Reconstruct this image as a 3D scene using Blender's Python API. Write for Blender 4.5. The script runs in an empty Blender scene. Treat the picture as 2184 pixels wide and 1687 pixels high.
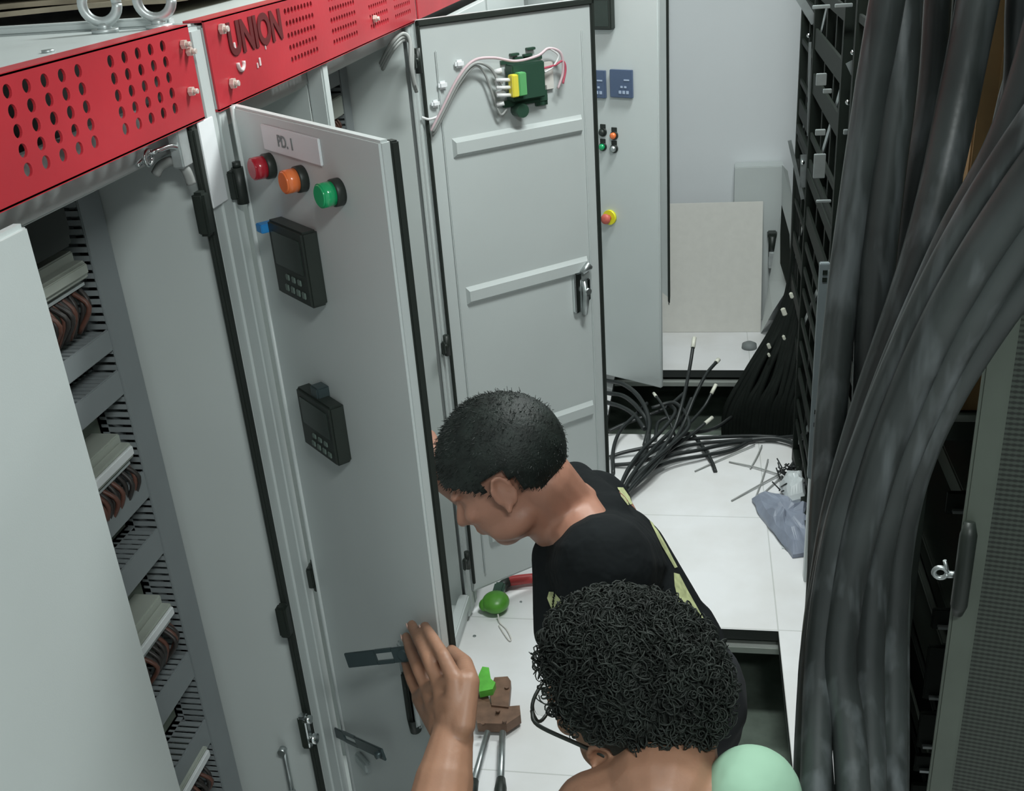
import bpy, bmesh, math, random
from mathutils import Vector, Matrix, noise
random.seed(7)
scene = bpy.context.scene
COL = scene.collection
R = math.radians

# ------------------------------------------------------------------ camera
CX = Vector((0.98469991, 0.00658154, -0.17413436))     # world X in camera (right, down, forward)
CY = Vector((0.16004984, -0.42938744, 0.88882534))
CZ = Vector((-0.06892126, -0.9030964, -0.42387114))
FPX = 2232.478
HC = 1.92
right = Vector((CX[0], CY[0], CZ[0])); down = Vector((CX[1], CY[1], CZ[1])); fwd = Vector((CX[2], CY[2], CZ[2]))
up = -down; back = -fwd
camd = bpy.data.cameras.new('camera'); cam = bpy.data.objects.new('camera', camd); COL.objects.link(cam)
m = Matrix.Identity(4)
for i in range(3):
    m[i][0] = right[i]; m[i][1] = up[i]; m[i][2] = back[i]
m[2][3] = HC
cam.matrix_world = m
camd.sensor_width = 36; camd.lens = 36 * FPX / 2184; camd.clip_start = 0.02
scene.camera = cam
scene.view_settings.view_transform = 'Standard'; scene.view_settings.look = 'None'
scene.view_settings.gamma = 1; scene.view_settings.use_curve_mapping = False
scene.view_settings.exposure = 0.27

# ------------------------------------------------------------------ world + lights
w = bpy.data.worlds.new('world'); scene.world = w; w.use_nodes = True
w.node_tree.nodes['Background'].inputs[0].default_value = (0.62, 0.72, 0.68, 1)
w.node_tree.nodes['Background'].inputs[1].default_value = 0.12
CEIL = 2.75
LIGHTS = [(0.40, -0.35, 27, 0.6, 0.22), (0.15, 1.85, 24, 0.6, 0.22), (0.1, 3.35, 27, 0.6, 0.22)]
for (lx, ly, pw, sx, sy) in LIGHTS:
    ld = bpy.data.lights.new('ceiling_lamp', 'AREA'); ld.shape = 'RECTANGLE'; ld.size = sx; ld.size_y = sy
    ld.energy = pw; ld.color = (0.93, 1.0, 0.98)
    lo = bpy.data.objects.new('ceiling_lamp', ld); COL.objects.link(lo); lo.location = (lx, ly, CEIL - 0.07)

# ------------------------------------------------------------------ pixel -> world (calibration of the photograph)
C0 = Vector((0, 0, HC))
def ray(px, py):
    return (right * (px - 1092) + down * (py - 843.5) + fwd * FPX).normalized()
def AX(px, py, x): r = ray(px, py); return C0 + r * (x / r.x)
def AY(px, py, y): r = ray(px, py); return C0 + r * (y / r.y)
def AZ(px, py, z=0.0): r = ray(px, py); return C0 + r * ((z - HC) / r.z)
def AD(px, py, d): return C0 + ray(px, py) * d
def APL(px, py, p0, n, off=0.0):
    r = ray(px, py); n = n.normalized(); p = Vector(p0) + n * off
    return C0 + r * ((p - C0).dot(n) / r.dot(n))
def cam2w(v): return (right * v[0] + down * v[1] + fwd * v[2]).normalized()

# ------------------------------------------------------------------ materials
def mat(name, col, rough=0.5, metal=0.0, var=0.06, scale=8.0, bump=0.0, bscale=60.0, bdist=0.002, spec=0.5, sss=0.0, coat=0.0, emit=None):
    M = bpy.data.materials.new(name); M.use_nodes = True
    nt = M.node_tree; b = nt.nodes['Principled BSDF']
    b.inputs['Roughness'].default_value = rough; b.inputs['Metallic'].default_value = metal
    b.inputs['Specular IOR Level'].default_value = spec
    if coat: b.inputs['Coat Weight'].default_value = coat
    if sss:
        b.inputs['Subsurface Weight'].default_value = sss; b.inputs['Subsurface Scale'].default_value = 0.01
        b.inputs['Subsurface Radius'].default_value = (1.0, 0.35, 0.2)
    tc = nt.nodes.new('ShaderNodeTexCoord'); n = nt.nodes.new('ShaderNodeTexNoise')
    n.inputs['Scale'].default_value = scale; n.inputs['Detail'].default_value = 4
    nt.links.new(tc.outputs['Object'], n.inputs['Vector'])
    r = nt.nodes.new('ShaderNodeValToRGB'); nt.links.new(n.outputs['Fac'], r.inputs['Fac'])
    a = [max(0, c * (1 - var)) for c in col]; z = [min(1, c * (1 + var)) for c in col]
    r.color_ramp.elements[0].position = 0.3; r.color_ramp.elements[1].position = 0.7
    r.color_ramp.elements[0].color = (*a, 1); r.color_ramp.elements[1].color = (*z, 1)
    nt.links.new(r.outputs['Color'], b.inputs['Base Color'])
    if bump:
        n2 = nt.nodes.new('ShaderNodeTexNoise'); n2.inputs['Scale'].default_value = bscale; n2.inputs['Detail'].default_value = 3
        nt.links.new(tc.outputs['Object'], n2.inputs['Vector'])
        bp = nt.nodes.new('ShaderNodeBump'); bp.inputs['Strength'].default_value = bump; bp.inputs['Distance'].default_value = bdist
        nt.links.new(n2.outputs['Fac'], bp.inputs['Height']); nt.links.new(bp.outputs['Normal'], b.inputs['Normal'])
    if emit:
        b.inputs['Emission Color'].default_value = (*emit[0], 1); b.inputs['Emission Strength'].default_value = emit[1]
    return M

WHITE = mat('powder_coated_white', (0.56, 0.60, 0.595), 0.38, var=0.03, scale=3, bump=0.05, bscale=500)
WHITE2 = mat('cabinet_interior_white', (0.56, 0.60, 0.59), 0.45, var=0.03, scale=3)
BRIGHT = mat('white_tape', (0.86, 0.88, 0.9), 0.5, var=0.02)
RED = mat('red_paint', (0.50, 0.032, 0.045), 0.35, var=0.12, scale=6, bump=0.08, bscale=90)
DARKRED = mat('dark_lettering', (0.12, 0.012, 0.014), 0.5)
SCRATCH = mat('scraped_sticker', (0.75, 0.6, 0.6), 0.6)
BLACK = mat('black_plastic', (0.018, 0.024, 0.02), 0.45, var=0.15)
RUBBER = mat('rubber_gasket', (0.016, 0.022, 0.018), 0.7)
METER = mat('meter_face', (0.028, 0.04, 0.034), 0.22, var=0.1)
METERBTN = mat('grey_buttons', (0.12, 0.16, 0.14), 0.5)
GREYDUCT = mat('grey_pvc_duct', (0.25, 0.275, 0.285), 0.5, var=0.04)
PLATE = mat('mounting_plate', (0.24, 0.28, 0.23), 0.5, var=0.08)
COMP = mat('breaker_strip', (0.42, 0.45, 0.40), 0.45, var=0.1)
COMPW = mat('white_terminal_strip', (0.82, 0.84, 0.85), 0.35, var=0.05)
WIREDK = mat('dark_wire', (0.03, 0.026, 0.024), 0.5)
WIREBR = mat('brown_wire', (0.12, 0.05, 0.035), 0.5)
CHROME = mat('chrome', (0.75, 0.78, 0.78), 0.18, metal=1.0, var=0.05)
ZINC = mat('zinc_plated_steel', (0.5, 0.54, 0.54), 0.38, metal=0.9, var=0.12, scale=30)
GALV = mat('galvanised_steel', (0.62, 0.66, 0.66), 0.4, metal=0.6, var=0.15, scale=40)
BOLT = mat('bolt_head', (0.78, 0.66, 0.6), 0.4, metal=0.3)
LRED = mat('red_lens', (0.42, 0.015, 0.03), 0.25, coat=0.3)
LORG = mat('orange_lens', (0.85, 0.2, 0.055), 0.25, coat=0.3)
LGRN = mat('green_lens', (0.01, 0.36, 0.13), 0.2, coat=0.4)
BLUE = mat('blue_plastic', (0.03, 0.25, 0.6), 0.4)
TEAL = mat('dark_steel_arm', (0.06, 0.085, 0.09), 0.35, metal=0.4)
SIGNW = mat('engraved_white_plate', (0.74, 0.76, 0.78), 0.35, var=0.02)
SIGNT = mat('grey_engraving', (0.2, 0.23, 0.23), 0.5)
METBLUE = mat('blue_meter_face', (0.075, 0.11, 0.19), 0.3)
METTXT = mat('pale_digits', (0.4, 0.48, 0.62), 0.4)
YEL = mat('yellow_plastic', (0.8, 0.78, 0.03), 0.4)
BUTRED = mat('red_push_button', (0.6, 0.13, 0.1), 0.4)
TGREEN = mat('terminal_green', (0.13, 0.42, 0.16), 0.4)
DGREEN = mat('transformer_dark_green', (0.03, 0.075, 0.05), 0.4)
TYEL = mat('terminal_yellow', (0.8, 0.7, 0.08), 0.4)
WPINK = mat('pale_pink_wire', (0.62, 0.47, 0.5), 0.5)
WGREY = mat('grey_wire', (0.33, 0.34, 0.33), 0.5)
WRED = mat('red_wire', (0.55, 0.1, 0.15), 0.5)
WWHITE = mat('white_wire', (0.8, 0.8, 0.8), 0.5)
PAPER = mat('cream_sticker', (0.68, 0.66, 0.62), 0.7)
CARD = mat('brown_cardboard', (0.36, 0.22, 0.1), 0.85, var=0.12, scale=12)
CARD2 = mat('flattened_cardboard', (0.42, 0.36, 0.27), 0.9, var=0.3, scale=14)
TILEB = mat('beige_laminate', (0.66, 0.65, 0.61), 0.4, var=0.03, scale=30)
TILEU = mat('steel_tile_underside', (0.3, 0.31, 0.3), 0.5, metal=0.4)
WALLM = mat('painted_wall', (0.72, 0.75, 0.77), 0.8, var=0.03, scale=2)
CEILM = mat('ceiling_tile', (0.7, 0.72, 0.7), 0.9)
DARKROOM = mat('dark_grey_panel', (0.05, 0.06, 0.055), 0.8)
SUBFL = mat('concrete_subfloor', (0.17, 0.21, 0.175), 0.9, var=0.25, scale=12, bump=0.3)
STRINGER = mat('stringer_steel', (0.55, 0.58, 0.55), 0.4, metal=0.5)
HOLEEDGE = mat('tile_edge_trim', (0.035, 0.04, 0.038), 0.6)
RACKB = mat('rack_black', (0.008, 0.012, 0.009), 0.6, var=0.1, spec=.22)
RACKG = mat('rack_grey_green', (0.10, 0.12, 0.098), 0.5, var=0.1)
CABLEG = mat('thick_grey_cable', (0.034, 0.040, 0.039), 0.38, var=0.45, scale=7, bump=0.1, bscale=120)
def streaked(M):
    # pale streaks along the hanging cables: dust plus highlights painted into the colour
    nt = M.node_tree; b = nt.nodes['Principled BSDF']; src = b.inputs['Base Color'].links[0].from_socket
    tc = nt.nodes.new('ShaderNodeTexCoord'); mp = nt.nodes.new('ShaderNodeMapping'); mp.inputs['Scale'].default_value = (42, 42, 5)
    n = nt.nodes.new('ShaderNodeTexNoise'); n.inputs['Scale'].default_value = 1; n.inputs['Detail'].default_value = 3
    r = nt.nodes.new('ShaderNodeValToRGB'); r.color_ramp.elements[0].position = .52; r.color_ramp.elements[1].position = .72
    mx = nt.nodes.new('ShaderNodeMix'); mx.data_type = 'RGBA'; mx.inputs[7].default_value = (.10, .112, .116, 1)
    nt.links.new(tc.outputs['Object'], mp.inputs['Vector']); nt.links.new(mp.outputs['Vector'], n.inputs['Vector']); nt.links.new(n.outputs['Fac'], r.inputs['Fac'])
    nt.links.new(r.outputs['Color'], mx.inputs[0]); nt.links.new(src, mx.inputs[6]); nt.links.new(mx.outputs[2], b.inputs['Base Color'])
streaked(CABLEG)
CABLEB = mat('black_cable', (0.02, 0.024, 0.024), 0.42, var=0.2)
CABLED = mat('dull_black_cable', (0.008, 0.011, 0.009), 0.7, var=0.3, spec=.25)
SLEEVE = mat('cable_marker_sleeve', (0.72, 0.72, 0.62), 0.5)
BAGM = mat('grey_plastic_bag', (0.24, 0.27, 0.34), 0.35, var=0.25, scale=9, bump=0.4, bscale=22)
BAGW = mat('pale_plastic_bag', (0.58, 0.62, 0.63), 0.35, var=0.1, scale=9, bump=0.3, bscale=22)
SKIN1 = mat('skin_warm', (0.36, 0.175, 0.12), 0.5, var=0.1, scale=14, sss=0.12, bump=0.12, bscale=160)
SKIN2 = mat('skin_tan', (0.34, 0.18, 0.115), 0.5, var=0.12, scale=16, sss=0.12, bump=0.15, bscale=160)
NAIL = mat('finger_nail', (0.62, 0.42, 0.36), 0.3)
HAIR1 = mat('short_black_hair', (0.010, 0.014, 0.012), 0.55, spec=.3, var=0.5, scale=35, bump=0.6, bscale=240)
HAIR2 = mat('curly_black_hair', (0.016, 0.020, 0.017), 0.6, var=0.5, scale=40, bump=.5, bscale=150, spec=.3)
SHIRTB = mat('black_cotton', (0.006, 0.008, 0.009), 0.9, spec=.2, var=0.15, scale=10, bump=0.6, bscale=14, bdist=.02)
SHIRTG = mat('mint_green_cotton', (0.31, 0.51, 0.37), 0.8, var=0.06, scale=8, bump=0.45, bscale=12, bdist=.015)
PRINT = mat('yellow_green_print', (0.42, 0.45, 0.23), 0.8, var=0.3, scale=60)
TROUSER = mat('dark_trousers', (0.02, 0.022, 0.026), 0.85)
SHOE = mat('dark_shoe', (0.03, 0.03, 0.03), 0.6)
BROWN = mat('rusty_brown_steel', (0.17, 0.095, 0.06), 0.55, metal=0.1, var=0.25, scale=30)
GLOVE = mat('bright_green_plastic', (0.12, 0.48, 0.06), 0.4, var=0.2, scale=30)
GLOVE2 = mat('green_tape_case', (0.1, 0.33, 0.04), 0.35, var=0.2, scale=30)
REDH = mat('red_grip', (0.48, 0.05, 0.05), 0.4)
LENS = mat('spectacle_lens', (0.9, 0.92, 0.92), 0.02)
LENS.node_tree.nodes['Principled BSDF'].inputs['Transmission Weight'].default_value = 1.0
GLOW = mat('lamp_diffuser', (0.9, 0.9, 0.9), 0.5, emit=((0.93, 1, 0.98), 4.0))

# raised floor: laminate tiles 0.6 m with thin dark joints
def tile_material():
    M = bpy.data.materials.new('white_laminate_floor'); M.use_nodes = True
    nt = M.node_tree; b = nt.nodes['Principled BSDF']; b.inputs['Roughness'].default_value = 0.34
    tc = nt.nodes.new('ShaderNodeTexCoord'); mp = nt.nodes.new('ShaderNodeMapping')
    mp.inputs['Location'].default_value = (-0.232 + 6.0, -1.885 + 6.0, 0)
    nt.links.new(tc.outputs['Object'], mp.inputs['Vector'])
    br = nt.nodes.new('ShaderNodeTexBrick'); br.offset = 0; br.squash = 1
    br.inputs['Scale'].default_value = 1.0; br.inputs['Brick Width'].default_value = 1.2; br.inputs['Row Height'].default_value = 0.6
    br.inputs['Mortar Size'].default_value = 0.0022; br.inputs['Mortar Smooth'].default_value = 0.3
    br.inputs['Color1'].default_value = (0.82, 0.82, 0.83, 1); br.inputs['Color2'].default_value = (0.82, 0.82, 0.83, 1)
    br.inputs['Mortar'].default_value = (0.60, 0.61, 0.60, 1)
    nt.links.new(mp.outputs['Vector'], br.inputs['Vector'])
    n = nt.nodes.new('ShaderNodeTexNoise'); n.inputs['Scale'].default_value = 3.5; n.inputs['Detail'].default_value = 6
    nt.links.new(tc.outputs['Object'], n.inputs['Vector'])
    r = nt.nodes.new('ShaderNodeValToRGB'); r.color_ramp.elements[0].position = 0.35; r.color_ramp.elements[1].position = 0.6
    r.color_ramp.elements[0].color = (0.90, 0.89, 0.87, 1); r.color_ramp.elements[1].color = (1, 1, 1, 1)
    nt.links.new(n.outputs['Fac'], r.inputs['Fac'])
    mx = nt.nodes.new('ShaderNodeMix'); mx.data_type = 'RGBA'; mx.blend_type = 'MULTIPLY'; mx.inputs[0].default_value = 1
    nt.links.new(br.outputs['Color'], mx.inputs[6]); nt.links.new(r.outputs['Color'], mx.inputs[7])
    nt.links.new(mx.outputs[2], b.inputs['Base Color'])
    return M
FLOORM = tile_material()

def mesh_material():
    M = bpy.data.materials.new('perforated_black_steel'); M.use_nodes = True
    nt = M.node_tree; b = nt.nodes['Principled BSDF']; b.inputs['Roughness'].default_value = 0.5
    tc = nt.nodes.new('ShaderNodeTexCoord')
    wv = nt.nodes.new('ShaderNodeTexWave'); wv.bands_direction = 'Z'; wv.inputs['Scale'].default_value = 36
    wv.inputs['Distortion'].default_value = 0
    nt.links.new(tc.outputs['Object'], wv.inputs['Vector'])
    wx = nt.nodes.new('ShaderNodeTexWave'); wx.bands_direction = 'X'; wx.inputs['Scale'].default_value = 36
    nt.links.new(tc.outputs['Object'], wx.inputs['Vector'])
    mu = nt.nodes.new('ShaderNodeMath'); mu.operation = 'MULTIPLY_ADD'
    nt.links.new(wx.outputs['Fac'], mu.inputs[0]); mu.inputs[1].default_value = 0.35; nt.links.new(wv.outputs['Fac'], mu.inputs[2])
    r = nt.nodes.new('ShaderNodeValToRGB'); nt.links.new(mu.outputs[0], r.inputs['Fac'])
    r.color_ramp.elements[0].position = 0.3; r.color_ramp.elements[1].position = 1.0
    r.color_ramp.elements[0].color = (0.014, 0.018, 0.014, 1); r.color_ramp.elements[1].color = (0.06, 0.075, 0.06, 1)
    nt.links.new(r.outputs['Color'], b.inputs['Base Color'])
    return M
MESHM = mesh_material()

# ------------------------------------------------------------------ mesh building
class MB:
    def __init__(s, F=None): s.bm = bmesh.new(); s.F = F or Matrix.Identity(4)
    def _v(s, p): return s.bm.verts.new(s.F @ Vector(p))
    def face(s, pts, smooth=False):
        f = s.bm.faces.new([s._v(p) for p in pts]); f.smooth = smooth; return f
    def box(s, a, b, bev=0.0, M=None):
        a = Vector(a); b = Vector(b); lo = Vector(map(min, a, b)); hi = Vector(map(max, a, b))
        t = bmesh.new(); bmesh.ops.create_cube(t, size=1)
        for v in t.verts: v.co = Vector(((v.co.x + .5) * (hi.x - lo.x) + lo.x, (v.co.y + .5) * (hi.y - lo.y) + lo.y, (v.co.z + .5) * (hi.z - lo.z) + lo.z))
        if bev:
            bev = min(bev, min(hi - lo) * .45)
            bmesh.ops.bevel(t, geom=t.edges[:], offset=bev, segments=2, affect='EDGES')
        s.join(t, M); return s
    def join(s, t, M=None):
        T = s.F @ M if M else s.F
        mp = {}
        for v in t.verts: mp[v] = s.bm.verts.new(T @ v.co)
        for f in t.faces:
            try:
                g = s.bm.faces.new([mp[v] for v in f.verts]); g.smooth = f.smooth
            except ValueError: pass
        t.free()
    def tube(s, pts, rad, seg=8, cap=True, smooth=True):
        pts = [Vector(p) for p in pts]
        n = len(pts); rads = rad if isinstance(rad, (list, tuple)) else [rad] * n
        tans = []
        for i in range(n):
            a = pts[max(0, i - 1)]; b = pts[min(n - 1, i + 1)]; d = b - a
            tans.append(d.normalized() if d.length > 1e-9 else Vector((0, 0, 1)))
        ref = Vector((0, 0, 1)) if abs(tans[0].z) < .9 else Vector((1, 0, 0))
        u = tans[0].cross(ref).normalized(); rings = []
        for i in range(n):
            t = tans[i]; u = (u - t * u.dot(t)).normalized(); v = t.cross(u)
            rings.append([s._v(pts[i] + (u * math.cos(2 * math.pi * k / seg) + v * math.sin(2 * math.pi * k / seg)) * rads[i]) for k in range(seg)])
        for i in range(n - 1):
            for k in range(seg):
                f = s.bm.faces.new((rings[i][k], rings[i][(k + 1) % seg], rings[i + 1][(k + 1) % seg], rings[i + 1][k])); f.smooth = smooth
        if cap:
            s.bm.faces.new(rings[0][::-1]); s.bm.faces.new(rings[-1])
        return s
    def cyl(s, a, b, r, seg=16, r2=None):
        return s.tube([a, b], [r, r if r2 is None else r2], seg)
    def ell(s, c, rx, ry=None, rz=None, rot=None, seg=16, rings=10):
        ry = rx if ry is None else ry; rz = rx if rz is None else rz
        t = bmesh.new(); bmesh.ops.create_uvsphere(t, u_segments=seg, v_segments=rings, radius=1)
        M = Matrix.Translation(Vector(c)) @ (rot.to_4x4() if rot else Matrix.Identity(4)) @ Matrix.Diagonal((rx, ry, rz, 1))
        for f in t.faces: f.smooth = True
        s.join(t, M); return s
    def caps(s, p0, r0, p1, r1, seg=14):
        # tapered capsule
        p0 = Vector(p0); p1 = Vector(p1); d = (p1 - p0)
        if d.length < 1e-6: return s.ell(p0, r0)
        dn = d.normalized(); pts = []; rr = []
        for k in (0.02, .2, .45, .72, .92): pts.append(p0 - dn * r0 * math.cos(k * math.pi / 2)); rr.append(r0 * math.sin(k * math.pi / 2))
        for k in (0., .25, .5, .75, 1.): pts.append(p0 + d * k); rr.append(r0 + (r1 - r0) * k)
        for k in (.92, .72, .45, .2, .02): pts.append(p1 + dn * r1 * math.cos(k * math.pi / 2)); rr.append(r1 * math.sin(k * math.pi / 2))
        return s.tube(pts, rr, seg)
    def torus(s, c, R0, r0, ax1, ax2, a0=0, a1=2 * math.pi, n=28, seg=10):
        c = Vector(c); ax1 = Vector(ax1); ax2 = Vector(ax2)
        pts = [c + ax1 * R0 * math.cos(a0 + (a1 - a0) * i / n) + ax2 * R0 * math.sin(a0 + (a1 - a0) * i / n) for i in range(n + 1)]
        return s.tube(pts, r0, seg)
    def build(s, name, material, parent=None, origin=None):
        me = bpy.data.meshes.new(name)
        bmesh.ops.recalc_face_normals(s.bm, faces=s.bm.faces[:])
        s.bm.to_mesh(me); s.bm.free()
        mats = material if isinstance(material, (list, tuple)) else [material]
        for mm in mats: me.materials.append(mm)
        o = bpy.data.objects.new(name, me); COL.objects.link(o)
        if parent is not None:
            o.parent = parent; root = parent
            while root.parent: root = root.parent
            off = root.location.copy()
            me.transform(Matrix.Translation(-off))
        else:
            if origin is None:
                xs = [v.co for v in me.vertices]
                lo = Vector((min(v.x for v in xs), min(v.y for v in xs), min(v.z for v in xs))); hi = Vector((max(v.x for v in xs), max(v.y for v in xs), max(v.z for v in xs)))
                origin = Vector(((lo.x + hi.x) / 2, (lo.y + hi.y) / 2, lo.z))
            me.transform(Matrix.Translation(-Vector(origin))); o.location = origin
        return o

def thing(name, label, cat, loc, group=None):
    o = bpy.data.objects.new(name, None); COL.objects.link(o); o.location = loc; o.empty_display_size = 0.05
    o['label'] = label; o['category'] = cat
    if group: o['group'] = group
    return o
def tag(o, label, cat, group=None, kind=None):
    o['label'] = label; o['category'] = cat
    if group: o['group'] = group
    if kind: o['kind'] = kind
    return o
def struct(o): o['kind'] = 'structure'; return o
def spline(pts, n=8):
    P = [Vector(p) for p in pts]
    if len(P) < 3: return P
    P = [P[0] * 2 - P[1]] + P + [P[-1] * 2 - P[-2]]; out = []
    for i in range(1, len(P) - 2):
        a, b, c, d = P[i - 1], P[i], P[i + 1], P[i + 2]
        for k in range(n):
            t = k / n
            out.append(0.5 * ((2 * b) + (c - a) * t + (2 * a - 5 * b + 4 * c - d) * t * t + (3 * b - a - 3 * c + d) * t ** 3))
    out.append(P[-2]); return out
def frame(origin, u, n):
    # columns: u (along), n (outward), z up
    u = Vector(u).normalized(); n = Vector(n).normalized(); F = Matrix.Identity(4)
    for i in range(3): F[i][0] = u[i]; F[i][1] = n[i]; F[i][2] = (0, 0, 1)[i]; F[i][3] = origin[i]
    return F
def text_mesh(body, size, F, name, material, parent, depth=0.0008, sx=1.0, bold=0.0):
    # lettering lies in the frame's u/z plane, centred at the frame's origin, facing +n
    cu = bpy.data.curves.new(name, 'FONT'); cu.body = body; cu.size = size; cu.extrude = depth; cu.offset = bold
    cu.align_x = 'CENTER'; cu.align_y = 'CENTER'
    t = bpy.data.objects.new('tmp', cu); COL.objects.link(t)
    dg = bpy.context.evaluated_depsgraph_get(); me = bpy.data.meshes.new_from_object(t.evaluated_get(dg))
    COL.objects.unlink(t); bpy.data.objects.remove(t)
    L = Matrix(((sx, 0, 0, 0), (0, 0, 1, 0), (0, 1, 0, 0), (0, 0, 0, 1)))
    me.transform(F @ L)
    b = MB(); b.bm.from_mesh(me); bpy.data.meshes.remove(me)
    return b.build(name, material, parent)

def perforated(F, w, h, t, holes, hr, seg=10):
    """plate in the frame's u/z plane from (0,0) to (w,h), thickness t towards -n, with round holes; holes = list of grids (u0,z0,du,dz,nu,nz)"""
    b = MB(F)
    us = {0.0, w}; zs = {0.0, h}; cells = []
    for (u0, z0, du, dz, nu, nz) in holes:
        for i in range(nu + 1): us.add(round(u0 + (i - .5) * du, 5))
        for j in range(nz + 1): zs.add(round(z0 + (j - .5) * dz, 5))
        for i in range(nu):
            for j in range(nz): cells.append((u0 + i * du, z0 + j * dz))
    us = sorted(us); zs = sorted(zs)
    for i in range(len(us) - 1):
        for j in range(len(zs) - 1):
            a, c, d, e = us[i], us[i + 1], zs[j], zs[j + 1]
            if c - a < 1e-5 or e - d < 1e-5: continue
            hc = [q for q in cells if a < q[0] < c and d < q[1] < e]
            if not hc:
                b.face([(a, 0, d), (c, 0, d), (c, 0, e), (a, 0, e)]); b.face([(a, -t, d), (c, -t, d), (c, -t, e), (a, -t, e)])
                continue
            q = hc[0]
            ring = []; outer = []
            for k in range(16):
                an = 2 * math.pi * k / 16; cs, sn = math.cos(an), math.sin(an)
                ring.append((q[0] + hr * cs, q[1] + hr * sn))
                mx = 1e9
                if cs > 1e-6: mx = min(mx, (c - q[0]) / cs)
                if cs < -1e-6: mx = min(mx, (a - q[0]) / cs)
                if sn > 1e-6: mx = min(mx, (e - q[1]) / sn)
                if sn < -1e-6: mx = min(mx, (d - q[1]) / sn)
                outer.append((q[0] + mx * cs, q[1] + mx * sn))
            # force the corners
            for (cx_, cz_) in ((a, d), (c, d), (c, e), (a, e)):
                k = min(range(16), key=lambda k: (outer[k][0] - cx_) ** 2 + (outer[k][1] - cz_) ** 2); outer[k] = (cx_, cz_)
            for k in range(16):
                k2 = (k + 1) % 16
                for y in (0, -t):
                    b.face([(ring[k][0], y, ring[k][1]), (outer[k][0], y, outer[k][1]), (outer[k2][0], y, outer[k2][1]), (ring[k2][0], y, ring[k2][1])])
                b.face([(ring[k][0], 0, ring[k][1]), (ring[k2][0], 0, ring[k2][1]), (ring[k2][0], -t, ring[k2][1]), (ring[k][0], -t, ring[k][1])])
    for (p, q) in (((0, 0), (w, 0)), ((w, 0), (w, h)), ((w, h), (0, h)), ((0, h), (0, 0))):
        b.face([(p[0], 0, p[1]), (q[0], 0, q[1]), (q[0], -t, q[1]), (p[0], -t, p[1])])
    bmesh.ops.remove_doubles(b.bm, verts=b.bm.verts[:], dist=1e-5)
    return b

XF = -0.6545          # front plane of the cabinet row
TOP = 1.806

# ================================================================== SETTING
ROOM = (-1.9, 1.9, -1.6, 5.0)
# far and near missing tiles
HOLES = [(-0.25, 0.232, 1.93, 2.48), (-0.36, 0.43, 3.68, 4.30)]
b = MB()
xs = sorted({ROOM[0], ROOM[1]} | {h[0] for h in HOLES} | {h[1] for h in HOLES}); ys = sorted({ROOM[2], ROOM[3]} | {h[2] for h in HOLES} | {h[3] for h in HOLES})
for i in range(len(xs) - 1):
    for j in range(len(ys) - 1):
        cx_, cy_ = (xs[i] + xs[i + 1]) / 2, (ys[j] + ys[j + 1]) / 2
        if any(h[0] < cx_ < h[1] and h[2] < cy_ < h[3] for h in HOLES): continue
        b.face([(xs[i], ys[j], 0), (xs[i + 1], ys[j], 0), (xs[i + 1], ys[j + 1], 0), (xs[i], ys[j + 1], 0)])
        b.face([(xs[i], ys[j], -0.035), (xs[i + 1], ys[j], -0.035), (xs[i + 1], ys[j + 1], -0.035), (xs[i], ys[j + 1], -0.035)])
struct(b.build('floor', FLOORM, origin=(0, 0, 0)))
b = MB()
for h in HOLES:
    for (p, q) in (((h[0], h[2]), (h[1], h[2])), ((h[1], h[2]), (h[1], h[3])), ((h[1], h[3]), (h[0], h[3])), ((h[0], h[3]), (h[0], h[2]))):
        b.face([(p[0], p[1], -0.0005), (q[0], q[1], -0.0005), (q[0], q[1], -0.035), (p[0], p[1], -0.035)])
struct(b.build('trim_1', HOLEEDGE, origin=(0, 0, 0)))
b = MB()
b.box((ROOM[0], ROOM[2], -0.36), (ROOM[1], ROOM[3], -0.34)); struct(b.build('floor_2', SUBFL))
b = MB()
for h in HOLES:
    b.box((h[0] - .05, h[3] - 0.012, -0.075), (h[1] + .05, h[3] + 0.02, -0.052), 0.002)
    b.box((h[1] + .004, h[2], -0.075), (h[1] + .03, h[3] - .012, -0.04), 0.002)
struct(b.build('trim_2', STRINGER))
for nm, a, c, mm in (('wall_back', (ROOM[0], ROOM[3], -0.36), (ROOM[1], ROOM[3] + .08, CEIL), WALLM),
                     ('wall_front', (ROOM[0], ROOM[2] - .08, -0.36), (ROOM[1], ROOM[2], CEIL), WALLM),
                     ('wall_left', (ROOM[0] - .08, ROOM[2], -0.36), (ROOM[0], ROOM[3], CEIL), WALLM),
                     ('wall_right', (ROOM[1], ROOM[2], -0.36), (ROOM[1] + .08, ROOM[3], CEIL), DARKROOM),
                     ('ceiling', (ROOM[0], ROOM[2], CEIL), (ROOM[1], ROOM[3], CEIL + .06), CEILM)):
    struct(MB().box(a, c).build(nm, mm))
for i, (lx, ly, pw, sx, sy) in enumerate(LIGHTS):
    t = thing('ceiling_light', 'recessed ceiling light panel over the %s of the aisle' % ('near end', 'middle', 'far end')[i], 'light', (lx, ly, CEIL - .05))
    bb = MB(); e = 0.02
    bb.box((lx - sx / 2 - e, ly - sy / 2 - e, CEIL - .05), (lx - sx / 2, ly + sy / 2 + e, CEIL)); bb.box((lx + sx / 2, ly - sy / 2 - e, CEIL - .05), (lx + sx / 2 + e, ly + sy / 2 + e, CEIL))
    bb.box((lx - sx / 2, ly - sy / 2 - e, CEIL - .05), (lx + sx / 2, ly - sy / 2, CEIL)); bb.box((lx - sx / 2, ly + sy / 2, CEIL - .05), (lx + sx / 2, ly + sy / 2 + e, CEIL))
    bb.build('frame', WHITE, t)
    MB().box((lx - sx / 2, ly - sy / 2, CEIL - .04), (lx + sx / 2, ly + sy / 2, CEIL - .03)).build('diffuser', GLOW, t)

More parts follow.
